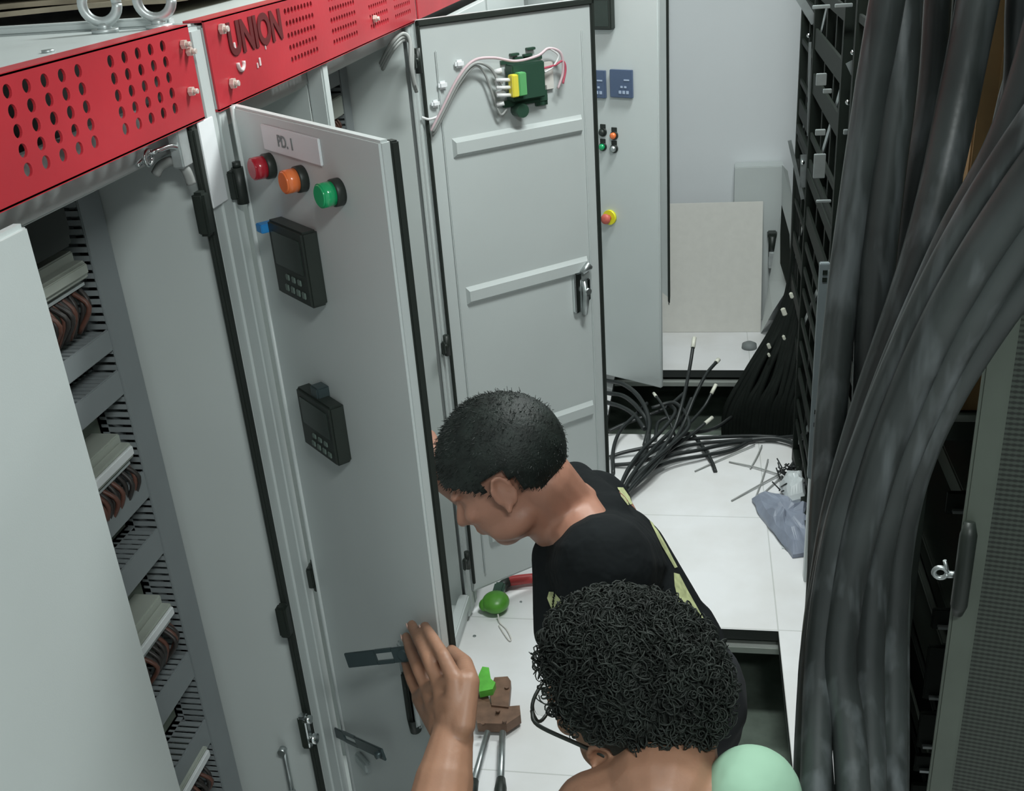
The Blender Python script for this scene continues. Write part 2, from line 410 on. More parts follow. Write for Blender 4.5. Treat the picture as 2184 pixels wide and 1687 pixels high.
# ================================================================== CABINETS (left row)
DEP = 0.62
def hexbolt(b, c, n, r=0.009, t=0.006):
    c = Vector(c); n = Vector(n).normalized(); b.tube([c, c + n * t], r, 6, smooth=False); b.tube([c + n * t, c + n * (t + .006)], r * .55, 8)
def red_band(parent, y0, y1, groups, hr, cell, rows=5, text=None, scratches=False, seams=()):
    h = 0.118; z0 = 1.690
    F = frame((XF + .004, y0, z0), (0, 1, 0), (1, 0, 0))
    hol = [(g, 0.0265, cell, 0.0188, n, rows) for (g, n) in groups]
    p = perforated(F, y1 - y0, h, 0.003, hol, hr)
    # folded top and bottom lips
    p.box((0, -.03, h - .002), (y1 - y0, 0, h + .001)); p.box((0, -.018, -.001), (y1 - y0, 0, .002))
    o = p.build('vent_band', RED, parent)
    return o, F
def cabinet(name, label, y0, y1, side_y=None, top=True, plate=True, zopen=1.652, back_x=-1.02):
    t = thing(name, label, 'cabinet', ((XF + XF - DEP) / 2, (y0 + y1) / 2, 0))
    xb = XF - DEP
    b = MB(); b.box((xb, y0 + .004, TOP - .003), (XF - .012, y1 - .004, TOP)) if top else None
    if top:
        b.box((xb, y1 - .03, TOP), (XF - .03, y1 - .01, TOP + .012), .003)
        b.build('top_panel', WHITE, t)
    else: b.bm.free()
    # side walls
    b = MB(); b.box((xb, y0, .02), (XF - .008, y0 + .004, TOP - .003)); b.build('side_wall', WHITE2, t)
    b = MB(); b.box((xb, y1 - .06, .02), (XF - .02, y1 - .056, TOP - .003)); b.build('side_wall', WHITE2, t)
    b = MB(); b.box((xb, y0 + .004, .02), (xb + .004, y1 - .06, TOP - .003)); b.build('back_wall', WHITE2, t)
    # front frame
    b = MB()
    b.box((XF - .03, y0, .02), (XF, y0 + .03, TOP - .004), .003)
    b.box((XF - .012, y1 - .058, .02), (XF - .004, y1 - .034, TOP - .004), .002)
    b.box((XF - .03, y1 - .036, .02), (XF, y1, TOP - .004), .004)
    b.box((XF - .05, y0 + .03, zopen), (XF - .034, y1 - .055, 1.72), .003)
    b.box((XF - .03, y0 + .03, .06), (XF, y1 - .055, .10), .004)
    b.build('front_frame', WHITE, t)
    MB().box((xb, y0 + .004, .055), (XF - .04, y1 - .06, .062)).build('bottom_panel', WHITE2, t)
    MB().box((xb, y0 + .004, 0.0), (XF - .015, y1 - .004, .055), .003).build('plinth', WHITE, t)
    return t

# ---- near cabinet (A)
A = cabinet('control_cabinet', 'grey white electrical cabinet nearest the camera, right door off, wiring ducts exposed', 0.30, 1.385)
bandA, FA = red_band(A, 0.30, 1.338, [(0.045, 5), (0.242, 5), (0.440, 5), (0.636, 5), (0.833, 5)], 0.0070, 0.032)
A_lab = None
for (px, py) in ((388, 95), (400, 110), (404, 195)):
    b = MB(); hexbolt(b, AX(px, py, XF + .005), (1, 0, 0), .006); b.build('bolt', BOLT, bandA)
# left leaf: closed
dl = MB(); dl.box((XF + .002, 0.33, .09), (XF + .020, 0.892, 1.676), .005); leaf = dl.build('door', WHITE, A)
MB().box((XF - .006, 0.33, .1), (XF + .002, 0.885, 1.67)).build('gasket', RUBBER, leaf)
# gasket of the missing right door
MB().box((XF - .004, 1.293, .10), (XF + .006, 1.309, 1.685), .003).build('gasket', RUBBER, A)
for z in (1.575, .905):
    b = MB(); b.box((XF - .006, 1.272, z - .03), (XF + .012, 1.292, z + .03), .004); b.build('hinge', BLACK, A)
# white tape on the post
b = MB(); b.box((XF + .0005, 1.316, 1.572), (XF + .003, 1.364, 1.688), .001); b.build('paper_label', BRIGHT, A)
b = MB(); b.box((XF - .016, 1.262, 1.64), (XF - .0005, 1.290, 1.69), .002); b.build('bracket', GALV, A)
b = MB(); b.tube(spline([AX(332, 372, XF - .05), AX(345, 352, XF - .04), AX(372, 343, XF - .02), AX(396, 362, XF - .008), AX(408, 392, XF - .006)], 6), .0065, 8); b.build('door_stay', WGREY, A)
b = MB(); b.tube(spline([AX(292, 354, XF - .03), AX(318, 328, XF - .02), AX(335, 322, XF - .012), AX(366, 312, XF - .008), AX(392, 322, XF - .004)], 6), .0035, 8); b.torus(AX(316, 336, XF - .02), .009, .003, (0, 1, 0), (0, 0, 1), n=16, seg=6); b.build('stay_hook', CHROME, A)
# small lock pieces low on the post
b = MB()
q = AX(648, 1555, XF); b.box(q + Vector((-.004, -.012, -.035)), q + Vector((.012, .004, .035)), .003)
b.cyl(q + Vector((.006, -.006, .028)), q + Vector((.02, -.006, .028)), .007); b.cyl(q + Vector((.006, -.002, -.018)), q + Vector((.022, -.002, -.018)), .009)
b.build('catch', CHROME, A)
q = AY(615, 1640, 1.318)
b = MB(); b.tube([q + Vector((0, -.002, .05)), q + Vector((0, -.004, -.06))], .005, 8); b.cyl(q + Vector((0, -.002, .05)), q + Vector((0, -.014, .05)), .007); b.cyl(q + Vector((0, -.002, -.05)), q + Vector((0, -.014, -.05)), .007)
b.build('latch_rod', ZINC, A)
# mounting plate with slotted wiring ducts, breaker strips and wires
PX = -0.868
pl = MB().box((PX - .004, .34, .10), (PX, 1.316, 1.665)).build('mounting_plate', PLATE, A)
def duct(parent, y0, y1, z0, z1, vertical=False, depth=.055, x0=PX):
    b = MB(); xf = x0 + depth
    b.box((xf - .004, y0, z0), (xf, y1, z1), .0015)           # lid
    b.box((x0, y0, z0), (x0 + .004, y1, z1))
    # slotted side fingers
    pitch = .0125; fw = .0075
    if vertical:
        n = int((z1 - z0) / pitch)
        for k in range(n):
            z = z0 + k * pitch
            for y in (y0, y1 - .002): b.box((x0 + .002, y, z), (xf - .003, y + .002, z + fw))
        b.box((x0, y0, z0), (x0 + .014, y0 + .002, z1)); b.box((x0, y1 - .002, z0), (x0 + .014, y1, z1))
    else:
        n = int((y1 - y0) / pitch)
        for k in range(n):
            y = y0 + k * pitch
            for z in (z0, z1 - .002): b.box((x0 + .002, y, z), (xf - .003, y + fw, z + .002))
        b.box((x0, y0, z0), (x0 + .014, y1, z0 + .002)); b.box((x0, y0, z1 - .002), (x0 + .014, y1, z1))
    return b.build('wiring_duct', GREYDUCT, parent)
duct(pl, 1.255, 1.312, .12, 1.66, True)
def row_z(px, py): return AX(px, py, PX + .055).z
# duct centre heights read along the vertical duct's edge
for (py_top, py_bot, px) in ((735, 790, 205), (815, 880, 235), (1020, 1090, 300), (1135, 1205, 335), (1395, 1470, 400), (1530, 1600, 440)):
    zt, zb = row_z(px + 15, py_top - 25), row_z(px + 15, py_bot - 25)
    duct(pl, .36, 1.253, zb, zt)
def breaker_row(z, white, wires):
    b = MB(); b.box((PX, .40, z - .024), (PX + .045, 1.232, z + .024), .002); b.box((PX + .045, .40, z - .012), (PX + .062, 1.228, z + .012), .002)
    s = b.build('breaker_strip', COMP, pl)
    b = MB(); b.box((PX + .0625, .41, z - .004), (PX + .068, 1.222, z + .010), .0015); b.build('terminal_cover', COMPW if white else COMP, s)
    b = MB(); b.box((PX + .046, .41, z - .022), (PX + .055, 1.225, z - .018)); b.build('din_rail', GALV, s)
    for mm, ph in ((WIREDK, 0), (WIREBR, 1)):
        b = MB(); y = .42 + ph * .006
        while y < 1.23:
            if (ph == 0) or random.random() < .45:
                dx = random.uniform(-.004, .01); yo = random.uniform(-.006, .006)
                b.tube(spline([(PX + .045, y, z - .022), (PX + .060 + dx, y + yo, z - .045), (PX + .045, y + yo * 1.5, z - .082)], 4), .0036, 6)
            y += .0125
        b.build('wiring', mm, s)['kind'] = 'stuff'
for (px, py, wh) in ((178, 575, False), (288, 950, True), (372, 1290, True), (452, 1585, True)):
    breaker_row(AX(px, py, PX + .06).z, wh, True)
b = MB(); b.box((PX, .98, 1.56), (PX + .07, 1.20, 1.64), .004); b.box((PX + .07, 1.0, 1.58), (PX + .085, 1.18, 1.62), .003); b.build('relay', BLACK, pl)

# lifting eye bolts
def eye(c, label, rr=.0215):
    t = thing('eye_bolt', label, 'eye bolt', c, 'lifting eyes on the cabinet tops')
    c = Vector(c); b = MB(); b.torus(c + Vector((0, 0, .013 + rr)), rr, .0065, (.96, .28, 0), (0, 0, 1)); b.build('ring', GALV, t)
    b = MB(); b.cyl(c, c + Vector((0, 0, .005)), .017, 20); b.cyl(c + Vector((0, 0, .004)), c + Vector((0, 0, .012)), .010, 16, .007); b.build('collar', GALV, t)
    return t
eye((-.757, 1.322, TOP), 'galvanised lifting eye bolt on the white top of the near cabinet')
eye((-.692, 1.343, TOP), 'galvanised lifting eye bolt cut by the top frame edge, right of the fully seen one', .0215)
b = MB(); p = AZ(103, 112, TOP); b.tube([p, p + Vector((0, 0, .003))], .007, 12); b.build('screw', ZINC, A)

# ---- middle cabinets (B, C)
B = cabinet('control_cabinet', 'double electrical cabinet under the lettered red band, both doors swung open', 1.387, 2.515, top=True)
Fr = frame((XF + .004, 1.387, 1.690), (0, 1, 0), (1, 0, 0))
hol = [(0.300, .026, .0155, .0185, 9, 5), (0.520, .026, .0155, .0185, 10, 5), (0.76, .026, .0155, .0185, 9, 5), (0.95, .026, .0155, .0185, 9, 5)]
p = perforated(Fr, 1.128, .118, .003, hol, .0052)
p.box((0, -.03, .116), (1.128, 0, .119)); p.box((0, -.018, -.001), (1.128, 0, .002))
bandB = p.build('vent_band', RED, B)
for (px, py) in ((470, 62), (493, 178), (797, 40)): b = MB(); hexbolt(b, AX(px, py, XF + .005), (1, 0, 0), .0075); b.build('bolt', BOLT, bandB)
Ft = Fr @ Matrix.Translation((0.170, .0012, .083))
text_mesh('UNION', .060, Ft, 'lettering', DARKRED, bandB, .0006, 1.05, .0022)
b = MB(Fr)
# scraped crescent and flecks below the lettering
cx_, cz_ = (AX(507, 140, XF).y - 1.387), AX(507, 140, XF).z - 1.69
b.torus((cx_, .0012, cz_ + .004), .0105, .0032, (1, 0, 0), (0, 0, 1), R(175), R(365), 12, 6)
for (px, py, s) in ((548, 132, .006), (543, 140, .004), (494, 100, .006), (497, 112, .004), (560, 102, .003)):
    q = AX(px, py, XF); b.box((q.y - 1.387 - s / 2, .0002, q.z - 1.69 - s), (q.y - 1.387 + s / 2, .0016, q.z - 1.69 + s), .0008)
b.build('scraped_sticker', SCRATCH, bandB)
# divider post and walls of the double cabinet
b = MB(); b.box((XF - .035, 1.842, .10), (XF - .003, 1.872, 1.69), .003); b.build('centre_post', WHITE, B)
MB().box((XF - DEP, 1.838, .062), (XF - .035, 1.842, 1.76)).build('partition', WHITE2, B)
pl2 = MB().box((PX - .004, 1.42, .10), (PX, 1.836, 1.665)).build('mounting_plate', WHITE2, B)
pl3 = MB().box((PX - .004, 1.876, .10), (PX, 2.45, 1.70)).build('mounting_plate', PLATE, B)
duct(pl3, 2.39, 2.445, .12, 1.69, True)
for z in (1.60, 1.42, 1.2, .95, .7, .45, .25): duct(pl3, 1.90, 2.385, z - .027, z + .027)
for z in (1.53, 1.32, 1.08):
    b = MB(); b.box((PX, 1.92, z - .022), (PX + .06, 2.37, z + .022), .002); s = b.build('breaker_strip', COMP, pl3)
    b = MB()
    for k in range(28): b.tube(spline([(PX + .04, 1.93 + k * .0155, z - .02), (PX + .055, 1.93 + k * .0155, z - .045), (PX + .03, 1.933 + k * .0155, z - .07)], 4), .003, 6)
    b.build('wiring', WIREBR, s)['kind'] = 'stuff'

# ---- open control-panel door (P)
uP = Vector((.723, -.691, 0)); nP = Vector((-.691, -.723, 0)); HP = Vector((XF, 1.420, 0))
FP = frame(HP, uP, nP)
PW = .423; PZ0, PZ1 = .09, 1.693
b = MB(FP); b.box((0.006, -.015, PZ0), (PW, 0, PZ1), .003)
doorP = b.build('door', WHITE, B)
doorP['label'] = 'control door with lamps and two meters'
b = MB(FP)
b.box((.014, -.026, PZ0 + .01), (.024, -.016, PZ1 - .01)); b.box((PW - .016, -.026, PZ0 + .005), (PW - .0005, -.015, PZ1 - .003), .002)
b.box((.014, -.026, PZ1 - .02), (PW - .006, -.016, PZ1 - .01)); b.box((.014, -.026, PZ0 + .01), (PW - .006, -.016, PZ0 + .02)); b.build('gasket', RUBBER, doorP)
b = MB(FP); b.tube([(.022, .0005, PZ0), (.022, .0005, PZ1)], .004, 8); b.build('edge_fold', WHITE, doorP)
def onP(px, py, off=0.0):
    q = FP.inverted() @ APL(px, py, HP, nP, off); return q
# name plate
a = onP(556, 272); c = onP(690, 352); zc = (a.z + c.z) / 2
a = Vector((.112, 0, 0)); c = Vector((.277, 0, 0)); zc = 1.662
b = MB(FP); b.box((a.x, 0, zc - .017), (c.x, .003, zc + .017), .001)
sg = b.build('name_plate', SIGNW, doorP)
text_mesh('PD. 1', .021, FP @ Matrix.Translation((.183, .0034, zc)) @ Matrix.Scale(-1, 4, (1, 0, 0)) @ Matrix.Scale(-1, 4, (1, 0, 0)), 'lettering', SIGNT, doorP, .0003, 1.0, .0004)
for (px, py, mm) in ((553, 358, LRED), (620, 386, LORG), (697, 415, LGRN)):
    q = onP(px, py, .018); x, z = q.x, q.z
    b = MB(FP); b.tube([(x, 0, z), (x, .010, z), (x, .012, z)], [.0172, .0172, .0158], 24); lm = b.build('indicator_lamp', BLACK, doorP)
    b = MB(FP); b.tube([(x, .011, z), (x, .0275, z)], [.0155, .0150], 28); b.tube([(x, .0270, z), (x, .0292, z)], [.0146, .0128], 28); b.build('indicator_lens', mm, doorP)
def meter(u0, u1, z0, z1):
    b = MB(FP); b.box((u0, 0, z0), (u1, .024, z1), .003); o = b.build('panel_meter', BLACK, doorP)
    b = MB(FP); w_ = u1 - u0; h_ = z1 - z0
    b.box((u0 + .1 * w_, .0235, z0 + .42 * h_), (u1 - .1 * w_, .0250, z1 - .12 * h_), .0006)
    b.build('meter_screen', METER, doorP)
    b = MB(FP)
    for k in range(4): b.box((u0 + w_ * (.30 + .16 * k), .0238, z0 + .10 * h_), (u0 + w_ * (.39 + .16 * k), .0262, z0 + .19 * h_), .0008)
    for k in range(3): b.box((u0 + w_ * (.36 + .17 * k), .0238, z0 + .26 * h_), (u0 + w_ * (.45 + .17 * k), .0262, z0 + .34 * h_), .0008)
    b.build('meter_buttons', METERBTN, doorP)
meter(.128, .232, 1.452, 1.556); meter(.128, .232, 1.212, 1.305)
b = MB(FP); b.box((.112, .0, 1.538), (.130, .034, 1.550), .001); b.build('clip', BLUE, doorP)
q = onP(668, 835, .02); b = MB(FP); b.box((q.x - .010, .0, q.z - .014), (q.x + .012, .020, q.z + .007), .002); b.build('clip', TEAL, doorP)
# hinges
for (px, py) in ((500, 390), (665, 1225)):
    b = MB(); q = AX(px, py, XF + .004)
    b.cyl(q + Vector((.008, .0, -.03)), q + Vector((.008, .0, .022)), .0085); b.box(q + Vector((-.006, -.012, -.022)), q + Vector((.006, .014, .018)), .002); b.cyl(q + Vector((.008, 0, .022)), q + Vector((.008, 0, .03)), .006)
    b.build('hinge', BLACK, B)
# swing handle with lock body under the hand
q = onP(869, 1458, .012)
b = MB(FP); b.box((q.x - .022, 0, q.z - .085), (q.x + .014, .012, q.z + .070), .005); lk = b.build('lock_body', CHROME, doorP)
b = MB(FP); b.box((q.x - .010, .010, q.z - .075), (q.x + .004, .018, q.z + .02), .004); b.tube([(q.x - .002, .008, q.z - .095), (q.x - .002, .010, q.z - .07)], .009, 12); b.build('lock_insert', BLACK, doorP)
def flat_bar(a, c, hw, slot, outn):
    d = (c - a); L = d.length; ux = d.normalized(); ny = (outn - ux * outn.dot(ux)).normalized(); nz = ux.cross(ny)
    Fs = Matrix.Identity(4)
    for i in range(3): Fs[i][0] = ux[i]; Fs[i][1] = ny[i]; Fs[i][2] = nz[i]; Fs[i][3] = a[i]
    b = MB(Fs); s0, s1 = slot[0] * L, slot[1] * L
    b.box((-.012, -.002, -hw), (s0, .002, hw), .001); b.box((s0, -.002, hw * .5), (s1, .002, hw)); b.box((s0, -.002, -hw), (s1, .002, -hw * .5)); b.box((s1, -.002, -hw), (L + .008, .002, hw), .001)
    return b, L
a = APL(752, 1407, HP, nP, .075); c = APL(868, 1394, HP, nP, .03)
b, L = flat_bar(a, c, .0115, (.45, .75), nP)
b.cyl((L - .004, -.02, 0), (L - .004, .006, 0), .008)
b.build('lever', TEAL, doorP)
# door stay arm low at the hinge
a = APL(712, 1560, HP, nP, .012); c = APL(815, 1608, HP, nP, .03)
b, L = flat_bar(a, c, .0105, (.25, .5), nP)
b.cyl((L - .008, -.004, 0), (L - .008, .010, 0), .006); b.cyl((0, -.006, 0), (0, .012, 0), .007)
b.build('stay_arm', TEAL, B)
q = onP(775, 1617, 0); b = MB(FP); b.box((q.x - .012, 0, q.z - .012), (q.x + .03, .012, q.z + .012), .003); b.build('stay_bracket', ZINC, doorP)

# ---- big right-hand door (Q) seen from the inside
uQ = Vector((.76, .65, 0)).normalized(); nQ = Vector((.65, -.76, 0)).normalized(); HQ = Vector((XF, 2.49, 0))
FQ = frame(HQ, uQ, nQ); QW = .508; QZ0, QZ1 = .085, 1.692
b = MB(FQ); b.box((0.004, -.004, QZ0), (QW, 0, QZ1), .0015)
for (a, c) in (((.004, -.02, QZ0), (.008, .0, QZ1)), ((QW - .004, -.02, QZ0), (QW, 0, QZ1)), ((.004, -.02, QZ0), (QW, 0, QZ0 + .004)), ((.004, -.02, QZ1 - .004), (QW, 0, QZ1))): b.box(a, c)
b.box((.008, -.004, QZ0 + .004), (QW - .004, -.002, QZ1 - .004))
doorQ = b.build('door', WHITE, B); doorQ['label'] = 'large door seen from its ribbed inner side'
b = MB(FQ)
b.box((.005, 0, QZ0 + .03), (.013, .009, QZ1), .002); b.box((QW - .010, 0, QZ0 + .12), (QW, .009, QZ1), .002); b.box((.005, 0, QZ1 - .014), (QW, .009, QZ1), .002)
b.build('gasket', RUBBER, doorQ)
def rib(u0, u1, z0, z1, h=.012):
    b = MB(FQ)
    prof = [(z1 + .006, 0), (z1 - .004, h), (z0 + .004, h), (z0 - .006, 0)]
    for k in range(3):
        (za, ha), (zb, hb) = prof[k], prof[k + 1]
        b.face([(u0 + (0 if ha == 0 else .006), ha, za), (u1 - (0 if ha == 0 else .006), ha, za), (u1 - (0 if hb == 0 else .006), hb, zb), (u0 + (0 if hb == 0 else .006), hb, zb)])
    for u, s in ((u0, .006), (u1, -.006)): b.face([(u, 0, prof[0][0]), (u + s, h, prof[1][0]), (u + s, h, prof[2][0]), (u, 0, prof[3][0])])
    return b.build('rib', WHITE, doorQ)
for z in (1.385, .998, .553, .25): rib(.073, .460, z - .018, z + .018)
b = MB(FQ)
b.box((.048, 0, .13), (.054, .006, 1.62), .002); b.box((.468, 0, .13), (.474, .005, 1.62), .002)
b.build('stiffener', WHITE, doorQ)
# three-point lock
q = lambda px, py, off=0: FQ.inverted() @ APL(px, py, HQ, nQ, off)
a = q(1238, 620)
b = MB(FQ); b.box((a.x - .028, 0, .868), (a.x - .004, .016, .985), .003); b.box((a.x + .012, 0, .895), (a.x + .026, .014, .960), .003); lk = b.build('lock_case', CHROME, doorQ)
b = MB(FQ); b.tube([(a.x - .006, .02, .985), (a.x + .016, .02, 1.0), (a.x + .026, .016, .992)], [.008, .012, .007], 10); b.tube([(a.x + .0, .02, .96), (a.x + .004, .022, .915), (a.x - .002, .02, .862)], [.006, .010, .008], 10); b.cyl((a.x + .006, .0, .93), (a.x + .006, .034, .93), .009)
b.build('lock_cam', ZINC, doorQ)
# hinges of the big door
for (px, py) in ((882, 130), (945, 740), (990, 1200)):
    b = MB(); c = AX(px, py, XF + .004)
    b.cyl(c + Vector((.006, .016, -.030)), c + Vector((.006, .016, .026)), .008); b.box(c + Vector((-.002, -.016, -.018)), c + Vector((.008, .0, .018)), .003); b.cyl(c + Vector((.004, -.002, .0)), c + Vector((.006, .016, .0)), .006)
    b.build('hinge', BLACK, B)
# terminal assembly on the door
tm = MB(FQ)
tm.box((.235, .004, 1.478), (.330, .040, 1.565), .003)
term = tm.build('transformer', DGREEN, doorQ)
b = MB(FQ); b.box((.222, .002, 1.462), (.352, .012, 1.478), .001); b.box((.318, .002, 1.452), (.352, .010, 1.468)); b.box((.342, .002, 1.452), (.352, .010, 1.50))
b.build('terminal_rail', DGREEN, doorQ)
b = MB(FQ); b.box((.225, .0, 1.565), (.345, .006, 1.574)); b.build('top_clip_rail', DGREEN, doorQ)
b = MB(FQ); b.cyl((.262, .002, 1.452), (.262, .036, 1.452), .017); b.build('knob', DGREEN, doorQ)
b = MB(FQ); b.box((.240, .040, 1.493), (.262, .062, 1.548), .002); b.build('terminal_block', TGREEN, doorQ)
b = MB(FQ); b.box((.222, .038, 1.492), (.240, .060, 1.545), .002); b.build('terminal_block', TYEL, doorQ)
b = MB(FQ)
for k in range(3): b.tube([(.19, .035, 1.50 + k * .018), (.224, .045, 1.497 + k * .018)], .0045, 8)
for k in range(4): b.tube([(.196, .02, 1.475 + k * .026), (.212, .03, 1.478 + k * .026)], .006, 8)
b.build('ferrule', WWHITE, doorQ)
b = MB(FQ)
for (u0, z0) in ((.252, 1.582), (.262, 1.572), (.290, 1.576), (.30, 1.590)): b.box((u0, .0, z0), (u0 + .024, .012, z0 + .006), .001)
b.build('clip', DGREEN, doorQ)
def wire(pts, r, mm, name='wire', parent=doorQ): return MB(FQ).tube(spline(pts, 8), r, 7).build(name, mm, parent)
S = [(.02, .02, 1.455), (.045, .025, 1.492), (.09, .03, 1.555), (.135, .03, 1.588), (.19, .03, 1.588)]
wire([(.012, .016, 1.44)] + S + [(.25, .035, 1.573), (.31, .04, 1.578), (.35, .03, 1.59), (.385, .03, 1.575), (.39, .03, 1.53), (.372, .03, 1.49)], .0035, WPINK)
wire([(.014, .022, 1.44)] + [(u, n + .005, z - .006) for (u, n, z) in S[:-1]] + [(.18, .03, 1.565), (.205, .03, 1.52), (.222, .03, 1.505)], .0035, WGREY)
wire([(.016, .014, 1.43)] + [(u + .004, n, z - .013) for (u, n, z) in S[:-1]] + [(.17, .02, 1.55), (.19, .02, 1.49), (.205, .02, 1.45), (.225, .02, 1.46)], .003, WGREY)
wire([(.33, .03, 1.545), (.365, .03, 1.548), (.39, .03, 1.555), (.398, .03, 1.535), (.388, .03, 1.50)], .003, WRED)
wire([(.335, .03, 1.535), (.36, .03, 1.545), (.378, .03, 1.57), (.35, .03, 1.592)], .0025, WWHITE)
b = MB(FQ); b.box((.334, .002, 1.488), (.374, .010, 1.556), .001); b.build('paper_tag', PAPER, doorQ)
for (u0, z0, hw) in ((.108, 1.583, .012), (.058, 1.54, .012), (.034, 1.50, .011)): b = MB(FQ); b.box((u0 - hw, .0, z0 - hw * .8), (u0 + hw, .014, z0 + hw * .8), .005); b.build('tie_mount', BRIGHT, doorQ)
wire([(-.008, .012, 1.475), (.01, .016, 1.468), (.04, .016, 1.472)], .003, WWHITE)
# pale wires above the hinge of the big door
b = MB()
for k in range(3):
    o = Vector((0, k * .006, -k * .007))
    b.tube(spline([AY(812, 135, 2.44) + o, AX(835, 92, XF - .02) + o, AX(858, 72, XF - .004) + o, AX(874, 86, XF + .010) + o, AX(876, 140, XF + .012) + o, AX(884, 185, XF + .012) + o], 6), .0045, 8)
b.build('wire_loom', WGREY, B)

# ---- far cabinets
D = cabinet('control_cabinet', 'closed electrical cabinet hidden behind the big open ribbed door', 2.52, 4.12)
p = MB(); p.box((XF + .001, 2.53, 1.69), (XF + .005, 4.11, 1.808), .001); p.build('vent_band', RED, D)
for (y0, y1) in ((2.55, 3.29), (3.31, 4.04)): MB().box((XF + .001, y0, .10), (XF + .02, y1, 1.67), .004).build('door', WHITE, D)
E = cabinet('control_cabinet', 'last electrical cabinet at the end of the row, door with emergency stop open', 4.122, 4.90)
pe = MB().box((PX - .004, 4.16, .10), (PX, 4.83, 1.665)).build('mounting_plate', PLATE, E)
for z in (1.5, 1.1, .7, .35): duct(pe, 4.18, 4.82, z - .027, z + .027)
uE = Vector((.87, -.49, 0)).normalized(); nE = Vector((-.49, -.87, 0)).normalized(); HE = Vector((XF, 4.20, 0)); FE = frame(HE, uE, nE)
b = MB(FE); b.box((.006, -.018, .09), (.585, 0, 1.80), .004); doorE = b.build('door', WHITE, E); doorE['label'] = 'door with blue meters and an emergency stop'
b = MB(FE); b.box((.02, -.026, .10), (.03, -.018, 1.79)); b.box((.565, -.026, .10), (.577, -.018, 1.79)); b.build('gasket', RUBBER, doorE)
def onE(px, py, off=0): return FE.inverted() @ APL(px, py, HE, nE, off)
a = onE(1262, -30); c = onE(1313, 62)
b = MB(FE); b.box((a.x, 0, c.z), (c.x, .03, c.z + .11), .004); b.build('panel_meter', BLACK, doorE)
b = MB(FE); b.box((a.x + .008, .0295, c.z + .012), (c.x - .01, .031, c.z + .10), .001); b.build('meter_screen', METER, doorE)
for (px0, px1, n) in ((1243, 1291, 0), (1300, 1348, 1)):
    a = onE(px0, 150, .012); c = onE(px1, 210, .012); u0, u1 = a.x, c.x; zz0 = c.z; zz1 = c.z + .10
    b = MB(FE); b.box((u0, 0, zz0), (u1, .014, zz1), .002); mt = b.build('panel_meter', METBLUE, doorE)
    b = MB(FE); w_ = u1 - u0
    for k in range(3): b.box((u0 + w_ * (.42 + .17 * k), .014, zz0 + .015), (u0 + w_ * (.53 + .17 * k), .0155, zz0 + .026))
    for k in range(2): b.box((u0 + w_ * (.5 + .17 * k), .014, zz0 + .036), (u0 + w_ * (.6 + .17 * k), .0155, zz0 + .043))
    b.box((u0 + w_ * .66, .014, zz0 + .062), (u0 + w_ * .9, .0155, zz0 + .067))
    b.build('meter_digits', METTXT, doorE)
for (px, py, mm, dk) in ((1283, 283, BLACK, 1), (1307, 290, LORG, 0), (1283, 314, LGRN, 1), (1307, 318, ZINC, 0)):
    q = onE(px, py, .012); b = MB(FE); b.tube([(q.x, 0, q.z), (q.x, .007, q.z)], .0165, 16); b.box((q.x - .012, 0, q.z + .014), (q.x + .012, .004, q.z + .030), .001); b.build('push_button', BLACK, doorE)
    b = MB(FE); b.tube([(q.x, .006, q.z), (q.x, .016, q.z), (q.x, .020, q.z)], [.0125, .012, .005], 16); b.build('button_cap', mm, doorE)
q = onE(1299, 464, .010); b = MB(FE); b.tube([(q.x, 0, q.z), (q.x, .012, q.z)], .029, 24); b.build('emergency_stop_plate', YEL, doorE)
b = MB(FE); b.tube([(q.x, .012, q.z), (q.x, .026, q.z)], .012, 16); b.tube([(q.x, .026, q.z), (q.x, .034, q.z), (q.x, .042, q.z), (q.x, .045, q.z)], [.018, .021, .018, .006], 20); b.build('emergency_stop_button', BUTRED, doorE)
# far leaf
uF = Vector((.982, -.19, 0)).normalized(); nF = Vector((-.19, -.982, 0)).normalized(); FF = frame((XF, 4.885, 0), uF, nF)
b = MB(FF); b.box((.006, -.02, .09), (.528, 0, 1.80), .004); df = b.build('door', WHITE, E)
b = MB(FF); b.box((.524, -.006, .092), (.534, .008, 1.80), .003); b.box((.02, .0, .09), (.53, .006, .102), .002); b.build('gasket', RUBBER, df)
b = MB(FF); q = FF.inverted() @ APL(1417, 645, (XF, 4.885, 0), nF); b.box((q.x - .014, 0, q.z - .006), (q.x + .014, .004, q.z + .006), .001); b.build('maker_plate', GALV, df)

